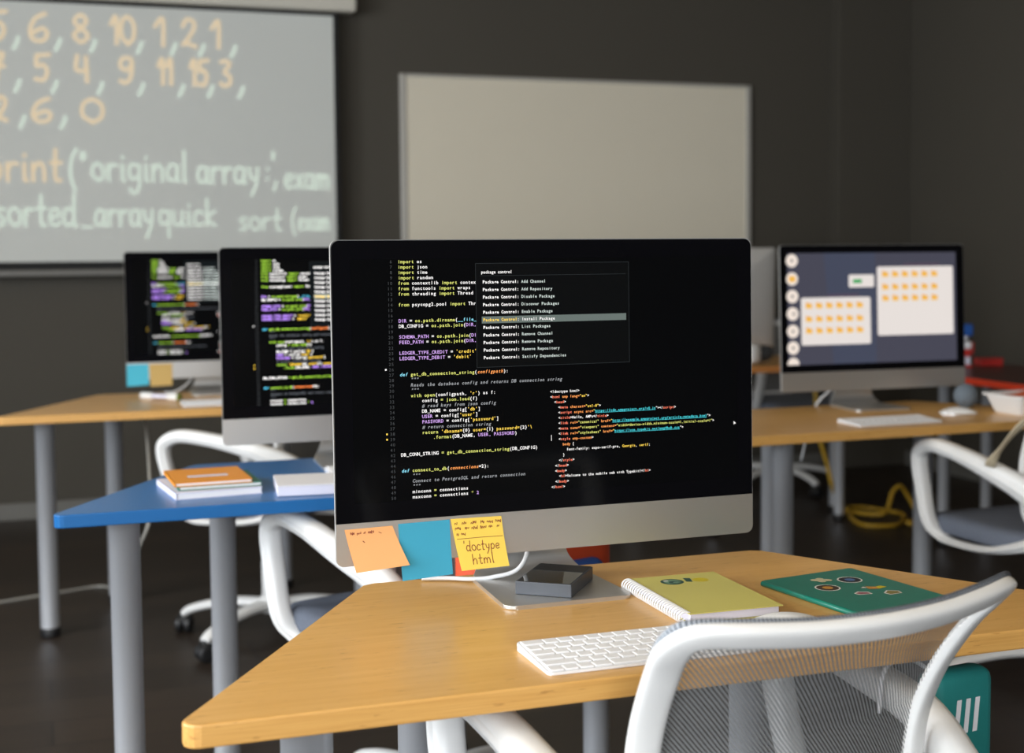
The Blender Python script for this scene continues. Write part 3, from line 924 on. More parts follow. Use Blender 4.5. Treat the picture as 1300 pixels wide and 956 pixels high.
def make_computer(loc, rz, tilt, label, screen_mb, screen_mats, cord=None, group='all-in-one desktop computers'):
    t = empty('desktop_computer', loc, rz)
    tag(t, label, 'computer', group)
    T = Matrix.Translation((0, 0, PZ)) @ Matrix.Rotation(-tilt, 4, 'X')   # panel frame: z down from the top, front at y 0
    X = T @ Matrix.Rotation(math.radians(90), 4, 'X')                      # outline x/y -> panel x/z, extrude towards -y
    r = 0.0115
    # rear housing: thin rim, bulging to the middle
    out = rounded(rect(-PW / 2, -PH, PW / 2, 0), r, 6)
    h = MB()
    cx, cz = 0.0, -PH * 0.5
    rings = [(1.0, 0.0), (1.0, 0.005), (0.985, 0.008), (0.85, 0.018), (0.6, 0.034), (0.3, 0.043), (0.02, 0.046)]
    n = len(out)
    vs, fs = [], []
    for s, y in rings:
        for p in out:
            vs.append((cx + (p[0] - cx) * s, y, cz + (p[1] - cz) * s))
    for i in range(len(rings) - 1):
        for k in range(n):
            l = (k + 1) % n
            fs.append((i * n + k, (i + 1) * n + k, (i + 1) * n + l, i * n + l))
    fs.append(tuple(range((len(rings) - 1) * n, len(rings) * n)))
    fs.append(tuple(range(n))[::-1])
    h.add(vs, fs[6 * 0:], 0, False, T)
    h.sm = [False] * n + [False] * n + [True] * (len(h.sm) - 2 * n)
    h.build('rear_housing', MT['housing_alu'], t)
    g = MB().prism(rounded(rect(-PW / 2 + .0012, -PG, PW / 2 - .0012, -.0012), [0, 0, r, r], 6), 0.0, 0.0014, 0.0, T=X)
    g.build('front_glass', MT['glass'], t)
    cpn = MB().prism(rounded(rect(-PW / 2 + .0004, -PH + .0004, PW / 2 - .0004, -PG), [r, r, 0, 0], 6), 0.0, 0.0012, 0.0, T=X)
    cpn.build('chin', MT['alu'], t)
    s = MB()
    s.v = [tuple(T @ (Vector(p) + Vector((0, -0.0014, 0)))) for p in screen_mb.v]
    s.f, s.mi, s.sm = screen_mb.f, screen_mb.mi, screen_mb.sm
    s.build('display', screen_mats, t)
    # stand: one bent sheet, foot then neck
    st = MB()
    th = 0.006
    st.prism(rounded([(-.110, -.100), (.083, -.100), (.075, .088), (-.099, .088)], [.016, .016, .004, .004], 8), 0.0, th, 0.0015)
    prof = spline([(p[0], p[1], 0) for p in [(.070, .0), (.082, .003), (.094, .015), (.098, .036), (.092, .08), (.078, .14), (.056, .20), (.040, .235)]], 5)
    N = len(prof)
    half = lambda q: interp([(0, .0868), (.2, .084), (.4, .070), (.55, .060), (1, .056)], q)
    vs = []
    for i, p in enumerate(prof):
        tg = (prof[min(i + 1, N - 1)] - prof[max(i - 1, 0)]).normalized()
        nn = Vector((-tg.y, tg.x, 0))
        hw = half(i / (N - 1))
        a, b = p, p + nn * th
        o = -.012
        vs += [(o - hw, a.x, a.y), (o + hw, a.x, a.y), (o + hw, b.x, b.y), (o - hw, b.x, b.y)]
    fs = []
    for i in range(N - 1):
        for k in range(4):
            l = (k + 1) % 4
            fs.append((i * 4 + k, i * 4 + l, (i + 1) * 4 + l, (i + 1) * 4 + k))
    fs += [(3, 2, 1, 0), (4 * N - 4, 4 * N - 3, 4 * N - 2, 4 * N - 1)]
    st.add(vs, fs)
    st.build('stand', MT['alu'], t)
    if cord:
        MB().tube(spline(cord, 8), 0.0032, 10).build('power_cord', MT['cable_white'], t)
    return t


fs_mb, fs_mats = folder_screen()
MATS_A = [SCREEN_BG] + list(PAL_A.values())
MATS_B = [SCREEN_BG] + list(PAL_B.values())
COMP_A = make_computer((0.7011, 1.8665, DT), math.radians(0.78), 0.0167, 'big monitor in the foreground with code on black and three sticky notes', SCREEN_A, MATS_A,
                       [(-.03, .075, .11), (-.03, .03, .06), (-.04, .045, .022), (-.075, .06, .0095), (-.105, .075, .006), (-.13, .095, .005), (-.17, .11, .005)])
COMP_B = make_computer((0.7103, 3.175, DT), math.radians(0.9), 0.02, 'monitor with code standing on the blue desk, partly behind the big monitor', SCREEN_B, MATS_B)
COMP_C = make_computer((0.608, 5.035, DT), math.radians(0.9), 0.02, 'leftmost monitor with code, blue and yellow notes on its chin', SCREEN_B, MATS_B,
                       [(-.09, .07, .10), (-.10, .03, .05), (-.15, .03, .01), (-.19, .06, .004)])
COMP_D = make_computer((2.464, 3.712, DT), math.radians(-2.2), 0.045, 'monitor at right showing windows full of orange folders', fs_mb, fs_mats,
                       [(-.08, .075, .12), (-.10, .07, .06), (-.125, .10, .02), (-.14, .125, -.03), (-.17, .14, -.18)])
COMP_F = make_computer((2.80, 5.50, DT), math.radians(176), 0.03, 'far monitor seen from behind, its silver back beside the big monitor', SCREEN_B, MATS_B)

# ------------------------------------------------------------------ swivel chairs
BACKY = [(.46, -.150), (.52, -.150), (.60, -.155), (.70, -.172), (.78, -.218), (.83, -.268), (.88, -.322)]
BACKW = [(.46, .155), (.52, .176), (.60, .190), (.70, .197), (.78, .206), (.88, .227)]


def back_pt(x, z, off=0.0):
    w = interp(BACKW, z)
    return Vector((x, interp(BACKY, z) + .060 * (x / .235) ** 2 + off, z))


def make_chair(loc, rz, label):
    t = empty('swivel_chair', loc, rz)
    tag(t, label, 'chair', 'white swivel chairs with grey mesh backs')
    # star base
    b = MB()
    b.lathe([(.036, .085), (.045, .09), (.045, .125), (.036, .14)], 24)
    for k in range(5):
        a = 2 * math.pi * k / 5 + 0.35
        d = Vector((math.cos(a), math.sin(a), 0))
        P = spline([d * .02 + Vector((0, 0, .112)), d * .12 + Vector((0, 0, .113)), d * .22 + Vector((0, 0, .098)), d * .29 + Vector((0, 0, .078)), d * .312 + Vector((0, 0, .062))], 5)
        m = len(P)
        b.tube(P, [(.017 - .004 * i / m, .030 - .012 * i / m) for i in range(m)], 12, up=(0, 0, 1))
    b.build('star_base', MT['white_plastic'], t)
    for k in range(5):
        a = 2 * math.pi * k / 5 + 0.35
        w = MB()
        T = Matrix.Translation((math.cos(a) * .312, math.sin(a) * .312, 0)) @ Matrix.Rotation(a + 0.7 + k, 4, 'Z')
        for s in (-1, 1):
            w.lathe([(.012, -.010), (.026, -.010), (.028, -.006), (.028, .006), (.026, .010), (.012, .010)], 20,
                    T=T @ Matrix.Translation((0, s * .015, .0285)) @ Matrix.Rotation(math.pi / 2, 4, 'X'))
        w.box((0, 0, .04), (.044, .02, .030), .006, T=T)
        w.lathe([(.007, .04), (.007, .068)], 12, T=T)
        w.build('caster', MT['black_plastic'], t)
    MB().lathe([(.034, .13), (.034, .25), (.030, .255), (.030, .31), (.026, .315), (.026, .375), (.014, .376), (.014, .41)], 24).build('gas_lift', MT['white_plastic'], t)
    m = MB()
    m.box((0, -.01, .415), (.16, .20, .02), .006)
    m.box((.10, .04, .412), (.12, .012, .010), .003)
    m.build('tilt_mechanism', MT['black_plastic'], t)
    # seat cushion: superellipse pad with waterfall front
    s = MB()

    def seat(u, v):
        a = 2 * math.pi * u
        e = 0.42
        cx = math.copysign(abs(math.cos(a)) ** e, math.cos(a))
        cy = math.copysign(abs(math.sin(a)) ** e, math.sin(a))
        prof = [(.0, .430), (.90, .430), (.985, .438), (1.0, .455), (.985, .474), (.93, .484), (.6, .482), (.0, .478)]
        q = v * (len(prof) - 1)
        i = min(int(q), len(prof) - 2)
        f = q - i
        r = prof[i][0] * (1 - f) + prof[i + 1][0] * f
        z = prof[i][1] * (1 - f) + prof[i + 1][1] * f
        y = cy * .235 * r
        if y > .1:
            z -= (y - .1) ** 2 * 1.3
        return (cx * .247 * r, y * 1.10 + .045, z)
    s.grid(seat, 56, 14)
    s.build('seat', MT['seat_fabric'], t)
    # loop armrests: one closed band at each side
    for sx in (-1, 1):
        P = [(-.205, .475), (-.06, .428), (.09, .418), (.155, .428), (.185, .47), (.215, .56), (.232, .63), (.222, .664), (.17, .684), (.06, .673), (-.06, .648),
             (-.155, .608), (-.205, .57), (-.222, .52)]
        rad = [.020, .010, .009, .012, .016, .019, .020, .021, .020, .021, .026, .033, .036, .030]
        pts = spline([(sx * (.262 - (.042 if y < -.19 else .028 if y < -.1 else 0) - (.02 if z < .45 else 0)), y, z) for y, z in P], 6, True)
        rr = [interp([(i, r) for i, r in enumerate(rad + [rad[0]])], k / 6) for k in range(len(pts))]
        a = MB()
        a.tube(pts, [(min(.024, .008 + r * .75), r) for r in rr], 18, closed=True, up=(1, 0, 0), sq=.75)
        # raised rib along the outer rim of the loop
        ribp = [Vector((p.x + sx * .014, p.y, p.z)) for p in pts]
        a.tube(ribp, [(.014, r * .45) for r in rr], 10, closed=True, up=(1, 0, 0))
        a.build('armrest', MT['white_plastic'], t)
    # back frame: closed rim
    zt, zb = .852, .475
    half = []
    ww = lambda z: interp(BACKW, z)
    half += [(0, zt - .006), (.08, zt - .005), (.15, zt - .001), (ww(zt) - .026, zt + .001), (ww(zt) - .009, zt - .004), (ww(.83) + .000, .830)]
    half += [(ww(z), z) for z in (.80, .74, .68, .62, .56)]
    half += [(ww(.52) - .004, .52), (ww(.49) - .03, .485), (.09, .476), (0, .475)]
    ring = half + [(-x, z) for x, z in half[-2:0:-1]]
    P = spline([back_pt(x, z) for x, z in ring], 4, True)
    f = MB()

    def nrm(i):
        p = P[i]
        return Vector((-.11 * p.x / .055, 1, interp([(.6, .1), (.72, .3), (.80, .65), (.86, .88)], p.z)))
    rad = []
    for p in P:
        top = max(0.0, min(1.0, (p.z - .83) / .03))
        rad.append((.0085, .0190 - .0050 * top))
    f.tube(P, rad, 20, closed=True, up=nrm, sq=.6)
    f.box((0, -.14, .425), (.07, .20, .02), .006)
    f.tube(spline([(0, -.08, .43), (0, -.17, .435), (0, -.205, .46), (0, -.20, .50)], 5), (.014, .05), 12, up=(0, .3, 1))
    f.build('back_frame', MT['white_plastic'], t)
    # mesh panel stretched inside the rim
    mm_ = MB()

    def panel(u, v):
        z = zb + (zt - .004 - zb) * v
        w = ww(z) - .002
        if z < .52:
            w *= 1 - .35 * ((.52 - z) / .045) ** 2
        return tuple(back_pt((2 * u - 1) * w, z, .004))
    mm_.grid(panel, 32, 20, uv=lambda u, v: (u, v))
    mm_.build('back_mesh', MT['mesh'], t)
    # woven edge strip where the mesh wraps the front of the rim
    tr = MB()
    Q = [p + Vector((p.x * .008 / .2, .007, max(0, min(1, (p.z - .80) / .05)) * .011)) for p in P]
    L = [0.0]                                   # evenly spaced ribs of the woven edge
    for k in range(len(Q)):
        L.append(L[-1] + (Q[(k + 1) % len(Q)] - Q[k]).length)
    NR, k, R_, UP = 720, 0, [], []
    for q in range(NR):
        d = L[-1] * q / NR
        while L[k + 1] < d:
            k += 1
        t_ = (d - L[k]) / (L[k + 1] - L[k])
        R_.append(Q[k].lerp(Q[(k + 1) % len(Q)], t_))
        UP.append(nrm(k).lerp(nrm((k + 1) % len(Q)), t_))
    tr.tube(R_, [(.0056, .0078) if q % 2 else (.0046, .0068) for q in range(NR)], 8, closed=True, up=lambda q: UP[q])
    tr.mi = [1 if (f // 8) % 2 else 0 for f in range(len(tr.mi))]
    tr.build('mesh_trim', [MT['trim_fabric'], MT['trim_light']], t)
    return t


ch1 = make_chair((0.768, 1.47, 0), math.radians(8), 'white swivel chair in the foreground, grey mesh back against the desk')


def chair(loc, rz, label):
    c = copy_tree(ch1)
    c.location = loc
    c.rotation_euler = (0, 0, math.radians(rz))
    c['label'] = label
    return c


chair((0.775, 2.79, 0), 18, 'white swivel chair tucked under the blue desk, behind the foreground desk')
chair((2.635, 3.10, 0), 2, 'white swivel chair at the right edge, with a beige strap on its back')
chair((0.685, 4.41, 0), 56, 'white swivel chair behind the blue desk, one loop armrest showing left of the monitor')
chair((3.62, 6.30, 0), 185, 'farthest white swivel chair, under the orange-edged desk by the back wall')

# ------------------------------------------------------------------ keyboards and mice
def key_layout():
    """rows of key widths in units of 19 mm, front row last"""
    return [[1.5] + [1] * 13, [1] * 13 + [1.5], [1.5] + [1] * 13, [1.75] + [1] * 11 + [1.75], [2.25] + [1] * 10 + [2.25], [1, 1, 1, 1.25, 5, 1.25, 1, 1, 1, 1]]


def make_keyboard(loc, rz, label, width=0.279, single=False):
    t = empty('keyboard', loc, rz)
    tag(t, label, 'keyboard', 'slim white keyboards')
    D = .115
    zf, zb = .0035, .0105
    b = MB()
    out = rounded(rect(-width / 2, -D / 2, width / 2, D / 2), .006, 4)
    n = len(out)
    ztop = lambda y: zf + (zb - zf) * (y + D / 2) / D
    vs = [(x, y, 0.0006) for x, y in out] + [(x, y, ztop(y) - .001) for x, y in out] + [(x * .997, y * .995, ztop(y)) for x, y in out]
    fs = [tuple(range(n))[::-1], tuple(range(2 * n, 3 * n))]
    for i in range(2):
        for k in range(n):
            l = (k + 1) % n
            fs.append((i * n + k, i * n + l, (i + 1) * n + l, (i + 1) * n + k))
    b.add(vs, fs)
    b.build('body', MT['kb_body'], t)
    rows = key_layout()
    allk = MB()
    usable = D - .006
    for r, row in enumerate(rows):
        hh = usable / 6.0
        y = D / 2 - .003 - (r + .5) * hh
        tot = sum(row)
        u = (.279 - .006) / tot
        x = -width / 2 + .003
        keys = [(x + (sum(row[:i]) + w / 2) * u, w * u) for i, w in enumerate(row)]
        if width > .3:
            x2 = -width / 2 + .279 + .006
            keys += [(x2 + (i + .5) * .0178, .0178) for i in range(6)]
        for kx, kw in keys:
            k = allk if single else MB()
            zt = ztop(y)
            k.box((kx, y, zt + .0007), (kw - .0022, hh - .0022, .0022), .0006, seg=1)
            if not single:
                k.build('key', MT['key'], t)
    if single:
        allk.build('keys', MT['key'], t)
    return t


make_keyboard((0.684, 1.5285, DT), math.radians(0.3), 'slim white keyboard on the foreground desk, partly behind the chair back')
make_keyboard((2.292, 3.362, DT), math.radians(1), 'slim white keyboard on the right-hand desk, left of the mouse', .279, True)
make_keyboard((0.575, 4.655, DT), math.radians(1), 'white keyboard on the far left desk, beside the white marker', .279, True)
make_keyboard((0.742, 3.03, DT), math.radians(0), 'white keyboard on the blue desk, under the monitor', .279, True)


def make_mouse(loc, rz, label):
    m = MB()

    def f(u, v):
        a = 2 * math.pi * u
        r = math.sin(v * math.pi / 2) ** .8
        e = .75
        cx = math.copysign(abs(math.cos(a)) ** e, math.cos(a)) * .029 * r
        cy = math.copysign(abs(math.sin(a)) ** e, math.sin(a)) * .0565 * r
        return (cx, cy, .004 + .018 * math.cos(v * math.pi / 2) ** .9 * (1 - (cy / .075) ** 2))
    m.grid(f, 40, 12)
    t = empty('computer_mouse', loc, rz)
    tag(t, label, 'mouse', 'white computer mice')
    m.build('shell', MT['white_plastic'], t)
    MB().prism([(.026 * math.cos(k * math.pi / 16) * 1.0, .052 * math.sin(k * math.pi / 16)) for k in range(32)], 0.0, .0045).build('underside', MT['alu_edge'], t)
    return t


make_mouse((0.905, 1.545, DT), math.radians(60), 'white mouse peeking over the foreground chair back')
make_mouse((2.59, 3.45, DT), math.radians(72), 'white mouse right of the keyboard on the right-hand desk')

# ------------------------------------------------------------------ things on the foreground desk
hd = empty('external_drive', (0.696, 1.850, DT + .0062), math.radians(-37))
tag(hd, 'small black box with glossy top lying on the foot of the big monitor', 'external drive')
MT['drive_side'] = pmat('dark_blue_grey_casing', (0.055, 0.062, 0.075), 0.4, var=0.1, scale=60)
MT['drive_gloss'] = pmat('gloss_black', (0.004, 0.004, 0.005), 0.06)
MT['drive_matt'] = pmat('matt_black', (0.012, 0.012, 0.013), 0.5)
MB().box((0, 0, .0095), (.083, .118, .019), .0012).build('casing', MT['drive_side'], hd)
MB().box((0, -.022, .0192), (.078, .072, .0006), .0002).build('glossy_panel', MT['drive_gloss'], hd)
MB().box((0, .0365, .0192), (.078, .043, .0006), .0002).build('matt_panel', MT['drive_matt'], hd)

# yellow spiral notebook
MT['yellow_cover'] = pmat('yellow_card', (0.62, 0.56, 0.15), 0.5, var=0.02)
MT['spiral'] = pmat('white_spiral_wire', (0.80, 0.80, 0.80), 0.35)
MT['mark_dark'] = pmat('dark_green_print', (0.015, 0.075, 0.055), 0.5)
MT['mark_teal'] = pmat('grey_green_print', (0.16, 0.30, 0.20), 0.5)
MT['mark_yellow'] = pmat('bright_yellow_print', (0.62, 0.50, 0.015), 0.5)
MT['mark_white'] = pmat('white_print', (0.75, 0.73, 0.68), 0.5)
nb = empty('spiral_notebook', (0.862, 1.7165, DT), math.radians(-1.0))
tag(nb, 'yellow spiral notebook with a green emblem on the foreground desk', 'notebook')
MB().box((.004, 0, .0005 + .0006), (.136, .208, .0012), .0003).build('back_cover', MT['yellow_cover'], nb)
MB().box((.003, 0, .0078), (.131, .203, .0115), .0006).build('pages', MT['paper_lilac'], nb)
cv = MB().box((.004, 0, .0142), (.138, .210, .0012), .0004)


def flat(mb, pts, z, mi):
    mb.add([(x, y, z) for x, y in pts], [tuple(range(len(pts)))], mi)


def ell(x, y, a, b, n=24, r=0.0, t0=0, t1=2 * math.pi):
    o = []
    for k in range(n + (0 if t1 - t0 > 6.28 else 1)):
        w = t0 + (t1 - t0) * k / n
        px, py = a * math.cos(w), b * math.sin(w)
        o.append((x + px * math.cos(r) - py * math.sin(r), y + px * math.sin(r) + py * math.cos(r)))
    return o


flat(cv, ell(-.012, .066, .017, .017), .0149, 1)
flat(cv, ell(-.012, .066, .0125, .0125), .0150, 2)
flat(cv, ell(-.010, .062, .0085, .0075), .0151, 1)
flat(cv, ell(-.008, .060, .005, .004), .0152, 2)
flat(cv, ell(-.019, .073, .004, .003), .0151, 3)
flat(cv, [(.008, .060), (.016, .056), (.022, .078), (.012, .082)], .0149, 1)
flat(cv, ell(.032, .064, .012, .012), .0149, 4)
cv.build('front_cover', [MT['yellow_cover'], MT['mark_dark'], MT['mark_teal'], MT['mark_white'], MT['mark_yellow']], nb)
sp = MB()
for k in range(26):
    y = -.098 + k * .00784
    P = [(-.0655 + .0092 * math.cos(a) - .002, y, .0082 + .0080 * math.sin(a)) for a in [math.radians(20 + q * 20) for q in range(18)]]
    sp.tube(P, .0014, 6, closed=True)
sp.build('spiral_binding', MT['spiral'], nb)

# green notebook with stickers
MT['green_cover'] = pmat('green_leatherette', (0.006, 0.185, 0.130), 0.33, var=0.05, scale=40, bump=0.08, bscale=300)
MT['st_black'] = pmat('black_sticker', (0.008, 0.010, 0.02), 0.4)
MT['st_blue'] = pmat('blue_sticker_centre', (0.07, 0.16, 0.34), 0.4)
MT['st_brown'] = pmat('brown_sticker', (0.05, 0.03, 0.016), 0.4)
MT['st_orange'] = pmat('orange_sticker_centre', (0.55, 0.26, 0.04), 0.4)
MT['st_cream'] = pmat('cream_sticker', (0.55, 0.50, 0.32), 0.5)
MT['st_pink'] = pmat('dusty_pink_sticker', (0.33, 0.12, 0.14), 0.5)
MT['st_olive'] = pmat('olive_sticker', (0.24, 0.20, 0.06), 0.5)
gn = empty('sticker_notebook', (1.088, 1.672, DT), math.radians(8.5))
tag(gn, 'green soft-cover notebook with small stickers on the foreground desk', 'notebook')
MB().box((.001, 0, .0035), (.158, .212, .0050), .0008).build('pages', MT['paper'], gn)
g = MB()
poly = rounded(rect(-.084, -.110, .084, .110), .006, 4)
g.prism(poly, .0002, .0014, .0004)
g.prism(poly, .0062, .0082, .0008)
g.tube([(-.0835, -.108, .0042), (-.0835, .108, .0042)], .0041, 10)
zt = .0084


def sticker(x, y, a, b, c1, c2, c3=None, rot=0.0):
    flat(g, ell(x, y, a, b, r=rot), zt, 1)
    flat(g, ell(x, y, a * .88, b * .86, r=rot), zt + .0001, c1)
    flat(g, ell(x, y, a * .42, b * .42, r=rot), zt + .0002, c2)


sticker(-.030, .028, .0185, .0185, 4, 5)
sticker(.030, .050, .0185, .0185, 2, 3)
for dx, dy, q in ((-.008, .004, .007), (0, .0, .008), (.008, -.004, .007), (.003, .007, .006), (-.004, -.006, .006)):
    flat(g, ell(-.008 + dx, .068 + dy, q, q), zt + .0001 * (1 + abs(dx) * 100), 6)
flat(g, [(.016, -.006), (.03, -.012), (.034, .0), (.022, .008)], zt, 5)
flat(g, [(.03, -.012), (.048, -.008), (.044, .002), (.034, .0)], zt, 9)
flat(g, [(.010, .004), (.020, .000), (.018, .008)], zt, 1)
flat(g, [(-.018, -.026), (.002, -.030), (.004, -.018), (-.008, -.010), (-.02, -.016)], zt, 1)
flat(g, [(-.016, -.024), (.000, -.028), (.001, -.020), (-.008, -.013), (-.018, -.017)], zt + .0001, 7)
flat(g, [(.020, -.046), (.042, -.046), (.046, -.034), (.032, -.024), (.018, -.034)], zt, 1)
flat(g, [(.022, -.044), (.040, -.044), (.043, -.035), (.032, -.027), (.021, -.035)], zt + .0001, 8)
g.build('cover', [MT['green_cover'], MT['mark_white'], MT['st_black'], MT['st_blue'], MT['st_brown'], MT['st_orange'], MT['st_cream'], MT['st_pink'], MT['st_olive'], MT['mark_yellow']], gn)

# sticky notes: a sheet stuck along its top edge and curling off the chin below
INK = pmat('red_brown_ink', (0.22, 0.035, 0.015), 0.6)


def sticky(comp, tilt, corners, lift, col, label, name='paper', draw=None):
    """corners TL, TR, BR, BL in panel millimetres (x from left, z down)"""
    m = pmat(name, col, 0.65, var=0.02)
    rot = comp.rotation_euler.z
    T = Matrix.Translation(comp.location) @ Matrix.Rotation(rot, 4, 'Z') @ Matrix.Translation((0, 0, PZ)) @ Matrix.Rotation(-tilt, 4, 'X')
    TL, TR, BR, BL = [Vector((a * .001 - .325, 0, -b * .001)) for a, b in corners]
    org = (TL + TR) / 2

    def at(u, v, off=0.0):
        p = (TL * (1 - u) + TR * u) * (1 - v) + (BL * (1 - u) + BR * u) * v
        return Vector((p.x, -.0018 - off - lift * v ** 2, p.z)) - org
    s = MB()
    s.grid(lambda u, v: at(u, 1 - v), 10, 14)
    n = len(s.v)
    s.grid(lambda u, v: at(1 - u, 1 - v, -.00015), 10, 14)
    if draw:
        draw(s, lambda p: at(p[0], 1 - p[1], .0003))
    o = s.build('sticky_note', [m, INK])
    o.matrix_world = T @ Matrix.Translation(org)
    tag(o, label, 'sticky note', 'sticky notes on monitor chins')
    return o


def scribble(s, mp, x0, x1, y, h, seed, w=.012):
    rnd = random.Random(seed)
    x = x0
    while x < x1:
        k = rnd.randint(2, 4)
        pts = []
        for i in range(k):
            pts.append((x, y + rnd.uniform(0, h * .4), 0)); pts.append((x + .012, y + h * rnd.uniform(.6, 1.0), 0))
            x += rnd.uniform(.025, .04)
        ribbon(s, [(p.x, p.y) for p in spline(pts, 3)], w, mp, 1)
        x += .03 if rnd.random() < .75 else .07


def draw_yellow(s, mp):
    scribble(s, mp, .06, .93, .87, .07, 3)
    scribble(s, mp, .05, .93, .77, .07, 5)
    scribble(s, mp, .06, .16, .66, .07, 8)
    ribbon(s, [(.05, .60), (.5, .605), (.97, .60)], .010, mp, 1)
    handwrite(s, "'doctype", .14, .36, .19, .016, mp, 1, squeeze=.92, slant=.1)
    handwrite(s, 'html', .26, .10, .19, .016, mp, 1, squeeze=1.1, slant=.05)


def draw_peach(s, mp):
    scribble(s, mp, .10, .48, .84, .09, 11, .014)
    ribbon(s, [(.68, .87), (.72, .84)], .016, mp, 1)
    ribbon(s, [(.31, .69), (.33, .66)], .02, mp, 1)


sticky(COMP_A, .0167, [(88.5, 396.5), (163.5, 395.5), (165.5, 472.5), (92, 476)], .006, (0.035, 0.33, 0.50), 'blue sticky note between the peach and yellow notes on the big monitor', 'blue_note_paper')
sticky(COMP_A, .0167, [(12, 399), (80, 398), (100, 452), (24, 457)], .016, (0.80, 0.40, 0.155), 'peach sticky note at the left end of the big monitor chin', 'peach_note_paper', draw_peach)
sticky(COMP_A, .0167, [(165, 395), (241, 396), (248.5, 466.5), (177, 468)], .011, (0.86, 0.60, 0.09), 'yellow handwritten sticky note on the big monitor chin', 'yellow_note_paper', draw_yellow)
sticky(COMP_C, .02, [(0.5, 396), (75, 396), (75, 470), (-1, 473)], .006, (0.06, 0.46, 0.62), 'small blue sticky note on the leftmost monitor', 'cyan_note_paper')
sticky(COMP_C, .02, [(77, 397), (157, 397), (155, 474), (80, 476)], .006, (0.55, 0.37, 0.12), 'small ochre sticky note on the leftmost monitor', 'ochre_note_paper')

# ------------------------------------------------------------------ things on the blue desk
MT['orange_cover'] = pmat('orange_card', (0.80, 0.30, 0.02), 0.45, var=0.02)
MT['dk_green_cover'] = pmat('green_card', (0.02, 0.19, 0.13), 0.45)


def book(name, loc, rz, size, mcover, label, pages=None, tag_label=False, wedge=0.0):
    t = empty(name, loc, math.radians(rz))
    tag(t, label, 'notebook')
    w, d, h = size
    c = MB()
    c.box((0, 0, .0008), (w, d, .0016), .0004)
    c.box((0, 0, h - .0008), (w, d, .0016), .0004)
    c.box((-w / 2 + .001, 0, h / 2), (.002, d, h), .0004)
    if tag_label:
        c.add([(-.043, -.030, h + .0002), (.040, -.030, h + .0002), (.040, -.004, h + .0002), (-.043, -.004, h + .0002)], [(0, 1, 2, 3)], 1)
    c.build('cover', [mcover, MT['paper_lilac']], t)
    MB().box((.001, 0, h / 2), (w - .006, d - .004, h - .0034), .0004).build('pages', pages or MT['paper'], t)
    return t


book('notebook', (0.326, 2.935, DT), 6, (.178, .205, .014), MT['paper_lilac'], 'white notebook at the bottom of the stack on the blue desk')
book('notebook', (0.338, 2.94, DT + .0142), 2, (.170, .175, .008), MT['dk_green_cover'], 'green notebook in the middle of the stack on the blue desk')
book('notebook', (0.324, 2.942, DT + .0226), 2, (.158, .185, .008), MT['orange_cover'], 'orange notebook with a white label, top of the stack', tag_label=True)
pp = empty('paper_pad', (0.556, 2.847, DT), math.radians(-6))
tag(pp, 'thick pad of white paper right of the notebook stack on the blue desk', 'paper pad')
MB().box((0, 0, .0105), (.205, .145, .019), .001).build('sheets', MT['paper_lilac'], pp)
MB().box((0, 0, .0215), (.206, .146, .0024), .0008).build('top_sheet', MT['paper'], pp)

# ------------------------------------------------------------------ things on the far left desk
mk = empty('whiteboard_marker', (0.384, 4.862, DT + .0125), math.radians(-43))
tag(mk, 'white marker with green end lying on the far left desk', 'marker')
MT['mk_green'] = pmat('olive_green_cap', (0.16, 0.20, 0.02), 0.4)
RX = Matrix.Rotation(math.pi / 2, 4, 'Y')
MB().lathe([(.009, -.035), (.0085, -.02), (.0085, .02), (.009, .035)], 16, T=RX).build('barrel', MT['paper_lilac'], mk)
MB().lathe([(.008, -.082), (.0125, -.080), (.0125, -.034), (.009, -.032)], 16, T=RX).build('cap', MT['white_plastic'], mk)
MB().lathe([(.009, .030), (.0125, .034), (.0125, .074), (.011, .076)], 16, T=RX).build('grip', MT['white_plastic'], mk)
MB().lathe([(.0118, .075), (.0122, .077), (.0122, .083), (.010, .084)], 16, T=RX).build('end_plug', MT['mk_green'], mk)

# ------------------------------------------------------------------ things on the right-hand desk
bk = empty('storage_basket', (2.825, 3.40, DT), math.radians(2))
tag(bk, 'small white basket with red contents on the right-hand desk', 'basket')
MT['basket_print'] = pmat('grey_lilac_print', (0.36, 0.36, 0.46), 0.5)
MT['red_cloth'] = pmat('rust_red_fabric', (0.52, 0.10, 0.03), 0.7, var=0.1, scale=40)
b = MB()


def basket_ring(hw, hd_, z, r=.02):
    return [(x, y, z) for x, y in rounded(rect(-hw, -hd_, hw, hd_), r, 4)]


rings = [basket_ring(.100, .060, 0), basket_ring(.104, .064, .005), basket_ring(.122, .080, .052), basket_ring(.130, .088, .054), basket_ring(.130, .088, .060), basket_ring(.120, .078, .060),
         basket_ring(.101, .061, .005)]
n = len(rings[0])
fs = [(i * n + k, i * n + (k + 1) % n, (i + 1) * n + (k + 1) % n, (i + 1) * n + k) for i in range(len(rings) - 1) for k in range(n)]
b.add([p for r_ in rings for p in r_], fs + [tuple(range(n))[::-1], tuple(range((len(rings) - 1) * n, len(rings) * n))])
for i in range(9):
    for j in range(3):
        x = -.072 + i * .018 + (.004 if j % 2 else 0)
        z = .015 + j * .011
        y = -.064 - (z - .005) * .34 - .0006
        if (i + j) % 4 != 3:
            b.add([(x - .006, y + .001, z - .003), (x + .006, y + .001, z - .003), (x + .006, y - .0012, z + .003), (x - .006, y - .0012, z + .003)], [(0, 1, 2, 3)], 1)
b.build('basket_body', [MT['white_plastic'], MT['basket_print']], bk)
cl = MB()
cl.grid(lambda u, v: ((u - .5) * .226, (v - .5) * .146, .0625 - .010 + .018 * math.sin(u * 7) * math.sin(v * 6) * math.sin(math.pi * u) * math.sin(math.pi * v) + .012 * math.sin(math.pi * u) * math.sin(math.pi * v)), 16, 12)
